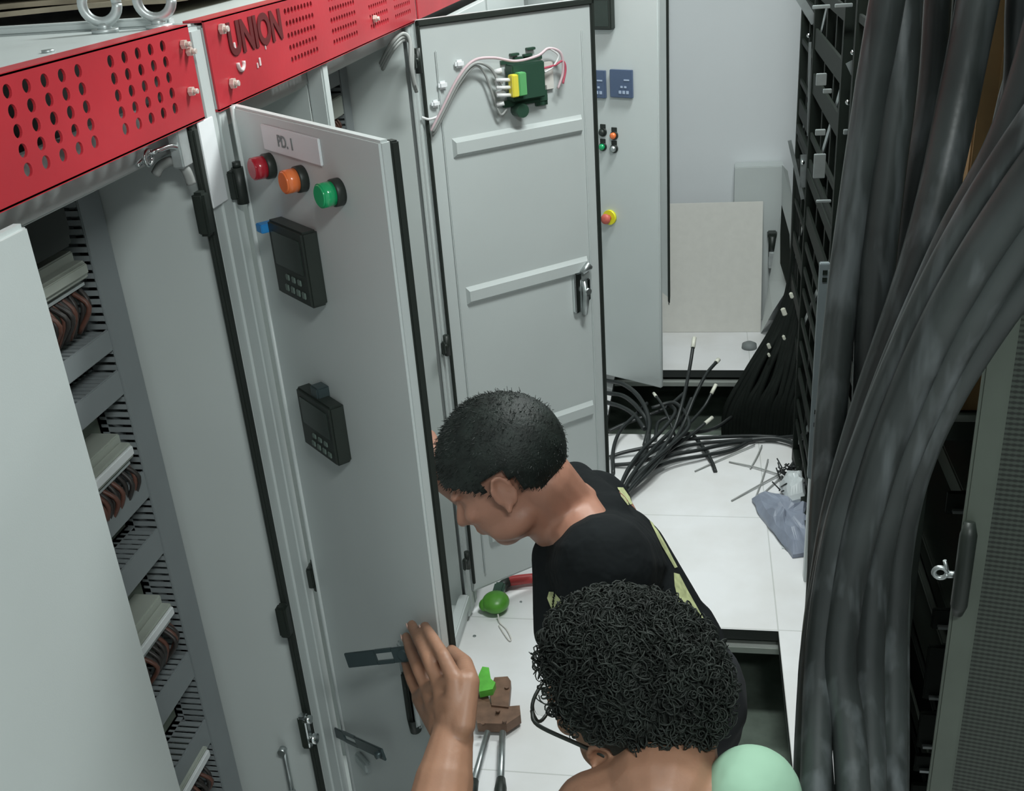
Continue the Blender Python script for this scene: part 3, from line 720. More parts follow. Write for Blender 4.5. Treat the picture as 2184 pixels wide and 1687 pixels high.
# cardboard sheets on top of the middle cabinets
gz = TOP + .014
for i in range(7):
    z = gz + i * .013; off = random.uniform(-.03, .03); rot = random.uniform(-.06, .06)
    b = MB(); cx_, cy_ = -1.0 + off, 2.05 + off
    M = Matrix.Translation((cx_ - i * .012, cy_, z)) @ Matrix.Rotation(rot, 4, 'Z')
    n = 10
    def zf(x, y): return .004 * math.sin(9 * x + i) + .004 * math.sin(7 * y + 2 * i)
    for lay in (0, .007):
        for a in range(n):
            for c in range(n):
                q = []
                for (da, dc) in ((0, 0), (1, 0), (1, 1), (0, 1)):
                    x = -.24 + .48 * (a + da) / n; y = -.56 + 1.12 * (c + dc) / n; q.append(M @ Vector((x, y, lay + zf(x, y))))
                b.face(q)
    for (xa, ya, xb_, yb) in ((-.24, -.56, .24, -.56), (.24, -.56, .24, .56), (.24, .56, -.24, .56), (-.24, .56, -.24, -.56)):
        for a in range(n):
            p0 = (xa + (xb_ - xa) * a / n, ya + (yb - ya) * a / n); p1 = (xa + (xb_ - xa) * (a + 1) / n, ya + (yb - ya) * (a + 1) / n)
            b.face([M @ Vector((p0[0], p0[1], zf(*p0))), M @ Vector((p1[0], p1[1], zf(*p1))), M @ Vector((p1[0], p1[1], .007 + zf(*p1))), M @ Vector((p0[0], p0[1], .007 + zf(*p0)))])
    tag(b.build('cardboard_sheet', CARD2), 'flattened brown cardboard sheet behind the eye bolts, %s' % ('bottom of the stack', 'second from the bottom of the stack', 'third from the bottom of the stack', 'middle one of the stack', 'third from the top of the stack', 'second from the top of the stack', 'topmost of the stack')[i], 'cardboard', 'flattened cardboard sheets on the cabinets')

# ================================================================== FAR END OF THE AISLE
t = thing('floor_tile', 'square beige raised floor tile leaning against the back wall', 'floor tile', (0, 4.85, 0))
def leaning(name, x0, x1, yb, yt, h, th, mm, parent):
    d = Vector((0, yt - yb, h)).normalized(); n = Vector((0, -d.z, d.y))
    b = MB(); L = math.hypot(yt - yb, h)
    F = Matrix.Identity(4)
    for i in range(3): F[i][0] = (1, 0, 0)[i]; F[i][1] = n[i]; F[i][2] = d[i]; F[i][3] = (x0, yb, 0)[i]
    b.F = F; b.box((0, -th, 0), (x1 - x0, 0, L), .003); return b.build(name, mm, parent)
leaning('top_sheet', -.306, .296, 4.745, 4.89, .595, .004, TILEB, t)
leaning('core', -.304, .294, 4.752, 4.897, .59, .022, TILEU, t)
# pale grey steel casing beside it, with a cut-out side
t = thing('metal_casing', 'pale grey sheet metal casing with an open side slot, behind the leaning tile', 'casing', (.3, 4.9, 0))
b = MB(); b.box((.165, 4.90, .0), (.385, 4.995, .755), .004); b.build('body', WHITE, t)
def sheet(pts_l, pts_r, th=.004):
    b = MB()
    for i in range(len(pts_l) - 1):
        a, c, d, e = pts_l[i], pts_r[i], pts_r[i + 1], pts_l[i + 1]
        b.face([a, c, d, e]); o = Vector((.0, th, 0)); b.face([a + o, c + o, d + o, e + o]); b.face([a, e, e + o, a + o]); b.face([c, d, d + o, c + o])
    return b
yS = 4.70
L_ = [AY(1668, 352, 4.86), AY(1668, 440, 4.84), AY(1640, 600, 4.78), AY(1622, 712, 4.73)]
Rr = [AY(1680, 365, 4.60), AY(1692, 430, 4.58), AY(1690, 600, 4.50), AY(1648, 665, 4.60)]
pl_ = [AY(1668, 440, 4.79), AY(1664, 500, 4.79), AY(1664, 560, 4.79), AY(1672, 600, 4.7)]
b = sheet(L_, Rr); b.build('side_sheet', WHITE, t)
b = sheet([AY(1667, 438, 4.56), AY(1664, 500, 4.56), AY(1664, 562, 4.56), AY(1677, 606, 4.5)], [AY(1668, 440, 4.54), AY(1684, 500, 4.50), AY(1686, 560, 4.49), AY(1679, 604, 4.48)]); b.build('slot_opening', RACKB, t)
b = MB(); q = AY(1647, 500, 4.87); b.box(q + Vector((-.022, -.03, -.012)), q + Vector((.022, .03, .012)), .005); b.cyl(q + Vector((0, -.02, -.10)), q + Vector((0, -.02, 0)), .016); b.build('cable_gland', BLACK, t)
b = MB(); q = AY(1648, 545, 4.87); b.box(q + Vector((-.02, -.045, -.05)), q + Vector((.02, .03, .03)), .003); b.build('bracket', GALV, t)
# grey cap on floor
q = AZ(1598, 742, .0); b = MB(); b.tube([q, q + Vector((0, 0, .02)), q + Vector((0, 0, .03))], [.035, .033, .015], 18)
tag(b.build('rubber_cap', mat('grey_rubber', (.2, .22, .22), .6)), 'small round grey rubber cap on the floor before the leaning tile', 'cap')

# ================================================================== RACKS (right side)
def post(b, x, y, z0, z1, w=.04, d=.03, bev=.002): b.box((x, y, z0), (x + w, y + d, z1), bev)
def rack(label, x0, x1, y0, y1, h, seed=1, ztop=9, rails=True):
    rnd = random.Random(seed)
    t = thing('server_rack', label, 'rack', ((x0 + x1) / 2, (y0 + y1) / 2, 0), 'black server racks along the right side')
    b = MB()
    for x in (x0, x1 - .04):
        for y in (y0, y1 - .03): post(b, x, y, 0, h)
    for z in (.02, h - .04, h * .5): 
        b.box((x0 + .04, y0, z), (x1 - .04, y0 + .025, z + .035)); b.box((x0 + .04, y1 - .025, z), (x1 - .04, y1, z + .035))
        b.box((x0, y0 + .03, z), (x0 + .03, y1 - .03, z + .035)); b.box((x1 - .03, y0 + .03, z), (x1, y1 - .03, z + .035))
    b.build('frame', RACKB, t)
    b = MB()
    for x in (x0 + .085, x1 - .11):
        if rails: post(b, x, y0 + .05, .05, h - .05, .025, .02)
        post(b, x, y1 - .07, .05, h - .05, .025, .02)
    b.build('mounting_rail', RACKB, t)
    b = MB()
    b.box((x0, y1 - .004, .05), (x1, y1, h - .05)); b.box((x1 - .004, y0 + .03, .05), (x1, y1 - .03, h - .05)); b.build('rear_panel', RACKB, t)
    z = .12; k = 0
    while z < min(h - .15, ztop):
        hh = rnd.choice((.045, .09, .09, .13)); gap = rnd.uniform(.015, .07)
        if rnd.random() < .85:
            b = MB(); b.box((x0 + .115, y0 + .07, z), (x1 - .115, y1 - .09, z + hh), .003); u_ = b.build('server_unit', RACKB if rnd.random() < .7 else RACKG, t)
            b = MB(); b.box((x0 + .09, y0 + .060, z), (x1 - .09, y0 + .07, z + hh), .002)
            b.build('faceplate', RACKB, u_)
            b = MB(); b.box((x0 + .10, y0 + .052, z + .006), (x0 + .125, y0 + .06, z + .012)); b.box((x0 + .17, y0 + .052, z + hh * .4), (x0 + .21, y0 + .06, z + hh * .4 + .006)); b.build('handle', ZINC, u_)
        z += hh + gap; k += 1
    # diagonal braces
    b = MB()
    segs = 4
    for k in range(segs):
        za = .1 + (h - .25) * k / segs; zb = za + (h - .25) / segs
        a = Vector((x0 + .015, y0 + .04, zb)); c = Vector((x0 + .015, y1 - .05, za))
        d = (c - a).normalized(); nn = Vector((1, 0, 0)); w_ = d.cross(nn) * .012; o = nn * .004
        b.face([a - w_, a + w_, c + w_, c - w_]); b.face([a - w_ + o, a + w_ + o, c + w_ + o, c - w_ + o]); b.face([a - w_, c - w_, c - w_ + o, a - w_ + o]); b.face([a + w_, c + w_, c + w_ + o, a + w_ + o])
    b.build('diagonal_brace', ZINC, t)
    return t
R1 = rack('middle black server rack, with a grey steel upright at its corner', .345, .95, 2.76, 3.50, 2.1, 3)
R2 = rack('farthest black open server rack by the back wall, above the heap of cables', .37, .97, 3.58, 4.22, 2.1, 5)
R0 = rack('nearest black server rack with the perforated door standing open', .355, 1.02, 1.66, 2.66, 2.1, 8, .90, False)
# silver upright and foot on the middle rack's corner
b = MB(); q = AY(1753, 560, 2.735)
b.box((.316, 2.725, .36), (.342, 2.745, q.z), .002)
for z in (q.z - .03, q.z - .06, .56, .50):
    pass
up_ = b.build('upright', mat('dull_zinc', (.2, .235, .245), .45, metal=.3), R1)
for z in (q.z - .03, q.z - .05, .57, .53): b = MB(); b.box((.324, 2.722, z), (.336, 2.7255, z + .012)); b.build('slot', RACKB, up_)
b = MB(); b.box((.322, 2.725, .0), (.346, 2.76, .36), .002); b.box((.27, 2.90, .0), (.32, 2.94, .004)); b.build('foot', WHITE, R1)
# visible side braces on the near face of the middle rack (light strips)
def strip(rk, pa, pb, y, w=.010, t=.004):
    b = MB(); a = AY(pa[0], pa[1], y); c = AY(pb[0], pb[1], y); d = (c - a).normalized(); s = d.cross(Vector((0, 1, 0))).normalized() * w; o = Vector((0, t, 0))
    b.face([a - s, a + s, c + s, c - s]); b.face([a - s + o, a + s + o, c + s + o, c - s + o]); b.face([a - s, c - s, c - s + o, a - s + o]); b.face([a + s, c + s, c + s + o, a + s + o]); b.build('side_bracket', ZINC, rk)
strip(R1, (1815, 130), (1850, 205), 2.70, .013)
strip(R1, (1775, 590), (1798, 680), 2.70, .006); strip(R1, (1800, 680), (1790, 745), 2.70, .013); strip(R1, (1815, 600), (1806, 700), 2.70, .007)
strip(R1, (1788, 780), (1772, 950), 2.70, .014)
strip(R1, (1818, 755), (1840, 812), 2.70, .006)
strip(R1, (1745, 980), (1762, 1060), 2.70, .005)
b = MB()
for (px, py, w_, h_) in ((1803, 572, .014, .011), (1828, 322, .003, .022), (1815, 340, .014, .003), (1757, 430, .018, .003), (1800, 12, .02, .004), (1752, 15, .02, .004), (1812, 282, .014, .006), (1750, 283, .012, .007), (1820, 222, .014, .003), (1752, 170, .012, .014), (1765, 195, .01, .005), (1813, 452, .012, .004), (1748, 355, .014, .03)):
    b = MB(); q = AY(px, py, 2.70); b.box(q - Vector((w_, 0, h_)), q + Vector((w_, .01, h_)), .001); b.build('label_holder', ZINC, R1)
for (px, py) in ((1819, 112), (1808, 218), (1772, 577), (1829, 731), (1752, 950), (1875, 110)):
    b = MB(); q = AY(px, py, 2.69); b.ell(q, .006, .005, .006, seg=10, rings=6); b.build('screw', CHROME, R1)
b = MB()
yk = 3.56
strip(R2, (1702, -10), (1738, 48), yk, .012); strip(R2, (1684, 300), (1712, 425), yk, .006); strip(R2, (1728, 90), (1724, 290), yk, .004); strip(R2, (1714, 400), (1716, 330), yk, .012)
strip(R2, (1745, 505), (1748, 560), 3.50, .012)
b = MB()
for (px, py) in ((1725, 76), (1712, 347)): b = MB(); q = AY(px, py, yk - .01); b.ell(q, .007, .005, .007, seg=10, rings=6); b.build('screw', CHROME, R2)
# rails and equipment seen from the aisle side of the racks
rnd = random.Random(21)
for (rk, x0, y0, y1) in ((R2, .37, 3.61, 4.20), (R1, .345, 2.79, 3.48), (R0, .355, 1.70, 2.64)):
    z = .16
    while z < 2.0:
        h_ = rnd.choice((.02, .02, .035, .06))
        b = MB(); b.box((x0 + .004, y0, z), (x0 + .012, y1, z + h_), .001); b.build('side_rail', RACKB, rk)
        z += h_ + rnd.uniform(.05, .13)
    for yy in (y0 + (y1 - y0) * .33, y0 + (y1 - y0) * .66):
        b = MB(); b.box((x0 + .012, yy - .014, .06), (x0 + .03, yy + .014, 2.05), .002); b.build('side_post', RACKB, rk)
b = MB(); b.box((.356, 1.70, .05), (.358, 2.62, .80)); b.build('side_panel', RACKB, R0)
b = MB(); b.box((.36, 1.68, .03), (1.02, 2.64, .05)); b.box((.38, 1.70, 1.04), (1.0, 2.5, 1.055)); b.box((.38, 1.70, 1.055), (1.0, 1.705, 1.075)); b.build('bottom_panel', RACKB, R0)

# near rack door (perforated) and its handle
hd = AY(2048, 1190, 1.50)
uM = Vector((.985, -.17, 0)).normalized(); nM = Vector((-.17, -.985, 0)).normalized()
p0 = AZ(2040, 1200, .92); FM = frame((p0.x + .002, p0.y, 0), uM, nM)
DW = .60
b = MB(FM); b.box((0, -.02, .05), (.040, 0, 2.02), .004); b.box((DW - .034, -.02, .05), (DW, 0, 2.02), .004); b.box((.034, -.02, 1.98), (DW - .034, 0, 2.02), .004); b.box((.034, -.02, .05), (DW - .034, 0, .09), .004)
dM = b.build('door', RACKG, R0)
b = MB(FM); b.box((.034, -.012, .09), (DW - .034, -.009, 1.98)); b.build('perforated_sheet', MESHM, dM)
a = FM.inverted() @ APL(2038, 1100, p0, nM); c = FM.inverted() @ APL(2030, 1295, p0, nM)
b = MB(FM); b.tube([(.008, .016, c.z), (.008, .020, c.z + .02), (.008, .020, a.z - .02), (.008, .014, a.z)], [.008, .013, .013, .008], 12); b.build('handle', BLACK, dM)
b = MB(FM); q = FM.inverted() @ APL(2000, 1220, p0, nM); zz = q.z
b.tube([(.004, .0, zz), (-.014, .004, zz)], .006, 10); b.torus((-.024, .004, zz + .002), .010, .004, (1, 0, 0), (0, 0, 1), n=16, seg=8); b.tube([(-.012, .004, zz), (-.020, .004, zz + .026)], .003, 8); b.build('latch', ZINC, dM)
# cardboard box and gear in the near rack
tb = thing('cardboard_box', 'brown cardboard box high in the near rack behind the thick cables', 'box', (.65, 1.95, 1.056))
b = MB(); b.box((.425, 1.76, 1.056), (.86, 2.2, 1.98), .003); b.build('carton', CARD, tb)
b = MB(); b.box((.455, 1.757, 1.06), (.462, 1.7595, 1.98)); b.box((.427, 1.757, 1.46), (.858, 1.7585, 1.465)); b.box((.427, 1.757, 1.20), (.858, 1.7585, 1.215)); b.build('seam_tape', mat('brown_tape', (.42, .27, .13), .4), tb)

# ---- thick power cables in front of the racks
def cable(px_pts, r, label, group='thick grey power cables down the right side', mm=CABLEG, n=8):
    pts = [AD(px, py, d) for (px, py, d) in px_pts]
    k = len(COL.objects) % 7 * .012; sp = spline(pts, n)
    def onward(p, d, q, e, m):
        # smooth continuation from p (direction d) to q (direction e)
        L = (q - p).length; out = []
        for i in range(1, m + 1):
            t = i / m; out.append(p * (2 * t ** 3 - 3 * t * t + 1) + d * L * (t ** 3 - 2 * t * t + t) + q * (3 * t * t - 2 * t ** 3) + e * L * (t ** 3 - t * t))
        return out
    a = sp[-1]; d = (sp[-1] - sp[-3]).normalized()
    if a.z > .05: sp = sp + onward(a, d, Vector((a.x + .02 + k, a.y + .02, .012)), Vector((0, 0, -1)), 12)
    t = sp[0]; d = (sp[0] - sp[2]).normalized()
    sp = onward(t, d, Vector((t.x + .10 + k, t.y + .02, CEIL - .01)), Vector((0, 0, 1)), 14)[::-1] + sp
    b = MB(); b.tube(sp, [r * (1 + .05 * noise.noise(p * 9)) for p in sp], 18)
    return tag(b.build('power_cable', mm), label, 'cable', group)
lab_v = 'thick dusty grey power cable hanging upright left of the slanting bundle'
V = [
 ([(1935, -160, 1.36), (1925, 0, 1.36), (1912, 200, 1.36), (1888, 400, 1.37), (1872, 550, 1.38), (1858, 800, 1.40), (1842, 1200, 1.44), (1830, 1800, 1.5)], .0225),
 ([(2010, -160, 1.50), (2000, 0, 1.50), (1984, 200, 1.50), (1945, 400, 1.50), (1925, 550, 1.50), (1905, 800, 1.52), (1890, 1200, 1.56), (1880, 1800, 1.6)], .0165),
 ([(2110, -160, 1.27), (2085, 0, 1.27), (2046, 200, 1.27), (2003, 400, 1.26), (1962, 550, 1.26), (1905, 720, 1.28), (1845, 900, 1.30), (1795, 1080, 1.31), (1765, 1250, 1.32), (1742, 1450, 1.34), (1728, 1800, 1.36)], .0215),
]
V2 = [
 ([(2290, -160, 1.12), (2240, 0, 1.12), (2190, 180, 1.12), (2130, 330, 1.13), (2035, 500, 1.15), (1945, 700, 1.18), (1885, 850, 1.20), (1815, 1040, 1.23), (1768, 1220, 1.25), (1735, 1450, 1.28), (1722, 1800, 1.30)], .0175),
 ([(2205, -160, 1.30), (2180, 0, 1.30), (2172, 180, 1.30), (2140, 330, 1.28), (2060, 470, 1.27), (1990, 600, 1.26), (1925, 730, 1.27), (1880, 880, 1.31), (1868, 1050, 1.36), (1872, 1300, 1.42), (1876, 1800, 1.48)], .0165),
]
V3 = [
 ([(2340, 60, .99), (2250, 200, .99), (2160, 330, 1.0), (2080, 455, 1.02), (2000, 600, 1.05), (1925, 760, 1.09), (1855, 930, 1.12), (1800, 1090, 1.15), (1765, 1260, 1.18), (1745, 1460, 1.21), (1738, 1800, 1.24)], .0160),
 ([(2380, 110, .97), (2270, 280, .97), (2170, 420, .98), (2080, 555, 1.00), (2005, 690, 1.04), (1935, 840, 1.08), (1880, 980, 1.11), (1830, 1150, 1.15), (1800, 1300, 1.18), (1790, 1420, 1.20), (1810, 1560, 1.22), (1826, 1800, 1.24)], .0180),
 ([(2420, 170, .99), (2300, 340, .99), (2190, 490, 1.00), (2100, 630, 1.03), (2020, 770, 1.07), (1958, 900, 1.11), (1905, 1040, 1.15), (1868, 1200, 1.19), (1852, 1400, 1.23), (1855, 1600, 1.26), (1858, 1800, 1.28)], .0170),
 ([(2460, 250, 1.05), (2330, 420, 1.06), (2200, 580, 1.08), (2110, 700, 1.11), (2030, 830, 1.15), (1972, 950, 1.19), (1930, 1080, 1.23), (1908, 1230, 1.27), (1902, 1400, 1.31), (1905, 1800, 1.38)], .0170),
]
V4 = [
 ([(1760, 1100, 1.40), (1752, 1300, 1.40), (1735, 1500, 1.40), (1752, 1800, 1.42)], .020),
 ([(2260, -200, 1.42), (2215, 0, 1.42), (2160, 200, 1.42), (2125, 330, 1.40), (2040, 520, 1.38), (1975, 690, 1.37), (1940, 860, 1.38), (1922, 1050, 1.40), (1915, 1300, 1.44), (1912, 1800, 1.50)], .015),
]
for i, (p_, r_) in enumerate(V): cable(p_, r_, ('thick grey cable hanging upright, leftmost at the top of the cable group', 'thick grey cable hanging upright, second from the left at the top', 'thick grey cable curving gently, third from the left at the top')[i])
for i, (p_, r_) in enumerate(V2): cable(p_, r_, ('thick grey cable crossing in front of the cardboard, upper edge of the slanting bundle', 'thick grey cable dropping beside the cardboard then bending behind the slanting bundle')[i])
for i, (p_, r_) in enumerate(V3): cable(p_, r_, ('front slanting thick grey cable forming the left edge of the bundle at the floor', 'front slanting thick grey cable just right of the leftmost one', 'slanting thick grey cable with pale dust and painted highlight streaks in mid bundle', 'lowest slanting thick grey cable, nearest the perforated door')[i])
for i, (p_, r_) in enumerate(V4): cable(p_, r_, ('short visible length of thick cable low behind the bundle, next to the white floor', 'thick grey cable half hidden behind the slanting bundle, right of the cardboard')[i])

# ================================================================== LOOSE CABLES, FAR HOLE
GC = 'loose black cables heaped around the far floor opening'
def loose(pts, r=.0062, tip=None, lab='loose black cable in the heap at the far floor opening'):
    P_ = [AZ(px, py, z) for (px, py, z) in pts]
    t = thing('loose_cable', lab, 'cable', P_[0], GC)
    sp = spline(P_, 8); MB().tube(sp, r, 8).build('sheath', CABLEB, t)
    if tip:
        d = (sp[-1] - sp[-3]).normalized(); b = MB(); b.tube([sp[-1] - d * .004, sp[-1] + d * tip], r * 1.25, 8); b.build('cable_tip', SLEEVE, t)
    return t
loose([(1330, 1060, .05), (1380, 1000, .06), (1430, 930, .09), (1455, 860, .16), (1470, 790, .22), (1478, 740, .28)], .007, .045, 'upright black cable with a long pale tip against the far white floor')
loose([(1335, 1055, .04), (1400, 990, .06), (1450, 920, .08), (1480, 850, .15), (1505, 800, .2), (1528, 772, .22)], .007, .02, 'black cable with a short pale tip leaning right over the far opening')
loose([(1330, 1050, .03), (1400, 985, .05), (1460, 915, .07), (1500, 870, .1), (1518, 838, .14)], .006, .04, 'black cable ending in a pale sleeve in mid opening')
loose([(1345, 1040, .03), (1410, 975, .05), (1470, 930, .06), (1505, 902, .08)], .006, .04, 'black cable ending in a broad white sleeve above the near edge of the opening')
loose([(1440, 930, .05), (1425, 890, .1), (1410, 860, .12), (1399, 845, .12)], .005, .03, 'short black cable with white tip beside the last cabinet door')
LOOSE_LABELS = [
 'topmost thick black cable arching out from behind the big ribbed door',
 'second thick black cable arching from behind the ribbed door, just under the topmost',
 'third thick black cable from behind the ribbed door, lowest of the arching ones',
 'black cable rising from beside the ribbed door to the far opening',
 'black cable standing in a tall bow close to the ribbed door edge',
 'black cable lying farthest back along the near edge of the far opening',
 'long black cable running right along the opening to the far rack foot',
 'black cable sweeping from the crouching person to the middle of the opening edge',
 'black cable rising from the shirt collar side of the heap into the opening',
 'lowest black cable of the heap, nearest the empty white floor',
 'black cable looping back on itself over the left of the far opening',
 'black cable dipping over the near edge into the far opening',
 'short black cable end lying alone across the white floor, pointing at the camera',
 'thick black cable curling round towards the plastic bags',
 'black cable bent like a hook above the heap',
 'short black cable looped upright in the heart of the heap']
for i, P_ in enumerate([
    [(1294, 812, .06), (1330, 820, .08), (1365, 850, .1), (1385, 900, .06), (1375, 950, .02)],
    [(1294, 838, .05), (1330, 845, .06), (1360, 870, .08), (1382, 905, .05), (1378, 960, .02), (1355, 990, .01)],
    [(1294, 858, .04), (1325, 868, .05), (1352, 885, .06), (1375, 915, .05)],
    [(1298, 920, .02), (1330, 905, .04), (1370, 890, .06), (1420, 870, .08), (1460, 838, .1)],
    [(1308, 1010, .01), (1308, 960, .03), (1322, 920, .05), (1350, 890, .06), (1380, 860, .07)],
    [(1300, 975, .01), (1330, 965, .02), (1375, 955, .03), (1440, 940, .04), (1520, 933, .03), (1600, 930, .02), (1660, 932, .015)],
    [(1306, 992, .01), (1350, 988, .02), (1400, 975, .03), (1470, 950, .03), (1560, 940, .02), (1640, 935, .015), (1700, 930, .01)],
    [(1330, 1060, .02), (1360, 1010, .04), (1420, 975, .04), (1490, 960, .03), (1560, 945, .02), (1610, 940, .01)],
    [(1325, 1055, .03), (1350, 1010, .05), (1400, 950, .06), (1450, 900, .08), (1475, 850, .1)],
    [(1335, 1050, .02), (1370, 1015, .04), (1430, 985, .03), (1500, 972, .02), (1560, 960, .01), (1600, 940, .01)],
    [(1322, 1040, .05), (1340, 1000, .06), (1370, 960, .07), (1410, 920, .08), (1440, 880, .1), (1425, 860, .1)],
    [(1318, 1045, .03), (1350, 990, .05), (1390, 965, .05), (1450, 930, .05), (1520, 915, .04), (1560, 890, -.05)],
    [(1480, 930, .03), (1500, 955, .02), (1518, 985, .01), (1526, 1006, .005)],
    [(1600, 938, .015), (1650, 935, .02), (1690, 945, .02), (1702, 960, .02), (1695, 985, .02), (1685, 1000, .03)],
    [(1340, 1040, .05), (1385, 990, .07), (1430, 950, .08), (1470, 905, .1), (1440, 860, .12), (1390, 870, .1)],
    [(1380, 1000, .05), (1420, 960, .06), (1455, 925, .07), (1440, 890, .06), (1405, 900, .04), (1398, 935, .02)],
]):
    loose(P_, (.0095 if i in (0, 1, 2, 13) else .0075), lab=LOOSE_LABELS[i])
# thin offcuts on the white floor
for ki, (a, c) in enumerate((((1482, 1005), (1610, 948)), ((1555, 985), (1662, 1012)), ((1560, 1068), (1665, 1010)), ((1612, 1060), (1638, 980)), ((1600, 1000), (1625, 950)), ((1520, 1000), (1508, 955)), ((1630, 1050), (1668, 1015)))):
    p_, q_ = AZ(*a, .004), AZ(*c, .008); b = MB(); b.tube(spline([p_, (p_ + q_) / 2 + Vector((.004, .004, .002)), q_], 4), .0028, 6)
    tag(b.build('wire_offcut', WGREY), 'thin grey wire offcut on the white floor, %s' % ('long one slanting up to the cable heap', 'flat one running towards the wire scraps', 'longest one, left of the bag', 'steep one rising above the bag corner', 'short one touching the cable heap', 'leftmost and shortest', 'nearest the bag, beside the steep one')[ki], 'wire', 'thin wire offcuts on the white floor')
# black cables draping from the far rack into the opening
for i in range(22):
    s = i / 21
    top_ = AY(1698 + 45 * s, 330 + 80 * random.random(), 4.24 - .42 * s)
    mid = AY(1690 + 48 * s + random.uniform(-4, 4), 585 + random.uniform(-10, 10), 4.22 - .4 * s); mid2 = AY(1652 + 80 * s + random.uniform(-5, 5), 690 + random.uniform(-8, 8), 4.2 - .4 * s)
    low = AY(1592 + 140 * s + random.uniform(-8, 8), 800 + random.uniform(-15, 15), 4.15 - .4 * s)
    end = AY(1548 + 165 * s, 880 + random.uniform(-10, 10), 4.12 - .38 * s); fin = Vector((end.x, min(end.y + .02, 4.25), -.33))
    b = MB(); b.tube(spline([top_, mid, mid2, low, end, fin], 6), .013, 8)
    tag(b.build('draped_cable', CABLED), {0: 'leftmost black cable draping into the far opening, next to the white casing', 21: 'rightmost black cable draping into the far opening, next to the rack'}.get(i, 'black cable inside the packed bundle draping from the far rack into the opening'), 'cable', 'black cables draping into the far floor opening')
for ki, (px, py, s, w_) in enumerate(((1688, 630, .012, 0), (1672, 665, .016, 0), (1640, 738, .012, 0), (1672, 720, .010, 0), (1592, 855, .020, 1), (1640, 757, .009, 0), (1570, 892, .009, 0), (1720, 770, .008, 0))):
    ss = min(1, max(0, (px - 1592) / 140)); q = AD(px, py, (AY(px, py, 4.15 - .4 * ss) - C0).length * .993)
    M = Matrix.Rotation(-.35, 4, 'Y'); M.translation = q
    b = MB(M); b.box((-s * .55, -.006, -s), (s * .55, .006, s), .003)
    tag(b.build('cable_marker', SLEEVE), 'cream cable marker on the black draped cables, %s' % ('topmost', 'second from the top, beside the white casing', 'left one of the middle trio', 'right one near the middle', 'largest and lowest but one, over the opening', 'small one just below the middle trio', 'small and lowest, above the opening edge', 'rightmost, by the grey upright')[ki], 'marker', 'cream markers on the draped cables')

# bags
def crumpled(name, outline, z0, hgt, mm, label, seed):
    # closed lumpy bag: floor outline lifted to a crumpled top
    rnd = random.Random(seed); b = MB(); n = len(outline); c = sum((Vector(o) for o in outline), Vector()) / n
    rings = []
    for k, (s, zz) in enumerate(((1, 0), (1.0, .25), (.82, .65), (.55, .95), (.25, 1.0), (.05, .92))):
        ring = []
        for o in outline:
            v = c + (Vector(o) - c) * s; j = noise.noise(Vector((v.x * 22, v.y * 22, k * 1.7 + seed)))
            ring.append(b._v((v.x + j * .01, v.y + j * .012, z0 + hgt * zz * (1 + .5 * j) + .001)))
        rings.append(ring)
    for k in range(len(rings) - 1):
        for i in range(n):
            f = b.bm.faces.new((rings[k][i], rings[k][(i + 1) % n], rings[k + 1][(i + 1) % n], rings[k + 1][i])); f.smooth = False
    b.bm.faces.new(rings[0][::-1]); b.bm.faces.new(rings[-1])
    return tag(b.build(name, mm), label, 'bag')
def dens(px):
    P_ = [AZ(x, y, 0) for (x, y) in px]; out = []
    for i in range(len(P_)):
        a, c = P_[i], P_[(i + 1) % len(P_)]
        for k in range(5): out.append(a.lerp(c, k / 5))
    return out
crumpled('plastic_bag', dens([(1603, 1072), (1620, 1062), (1665, 1068), (1735, 1090), (1742, 1165), (1725, 1188), (1692, 1190), (1640, 1130)]), 0, .06, BAGM, 'crumpled blue grey plastic bag on the white floor by the rack foot', 3)
crumpled('plastic_bag', dens([(1662, 1058), (1672, 1042), (1705, 1040), (1722, 1060), (1715, 1090), (1680, 1095)]), .035, .05, BAGW, 'pale translucent plastic bag lying on the blue grey bag', 9)
t = thing('cable_scraps', 'bristly bunch of dark wire scraps behind the plastic bags', 'wire scraps', AZ(1690, 1040))
b = MB(); rnd = random.Random(4)
for k in range(70):
    a = AZ(1662 + rnd.random() * 55, 995 + rnd.random() * 55, .01 + rnd.random() * .04); d = Vector((rnd.uniform(-1, 1), rnd.uniform(-1, 1), rnd.uniform(-.1, .8))).normalized() * rnd.uniform(.02, .05)
    e = a + d; e.z = max(e.z, .004); b.tube([a, e], .0026, 5)
b.build('bundle', CABLEB, t); t['kind'] = 'stuff'

# ================================================================== TOOLS ON THE FLOOR (left)
t = thing('bolt_cutter', 'long-handled cutter with brown jaws and two steel arms on the floor', 'tool', AZ(1060, 1540))
zt = .03
def px3(px, py, z): return AZ(px, py, z)
def prism(pts, z0, z1):
    b = MB(); bot = [AZ(x, y, z0) for (x, y) in pts]
    top_ = [v + Vector((0, 0, z1 - z0)) for v in bot]
    b.face(bot[::-1]); b.face(top_)
    for i in range(len(pts)): j = (i + 1) % len(pts); b.face([bot[i], bot[j], top_[j], top_[i]])
    return b
b = prism([(1012, 1528), (1020, 1560), (1082, 1562), (1112, 1542), (1110, 1522), (1086, 1524), (1050, 1520), (1022, 1506)], .012, .04); b.build('jaw_plate', BROWN, t)
b = prism([(1050, 1520), (1086, 1524), (1091, 1468), (1084, 1458), (1056, 1460), (1046, 1490)], .020, .045); b.build('upper_jaw', BROWN, t)
b = prism([(1014, 1480), (1040, 1490), (1052, 1524), (1018, 1532)], .015, .035); b.build('lower_jaw', BROWN, t)
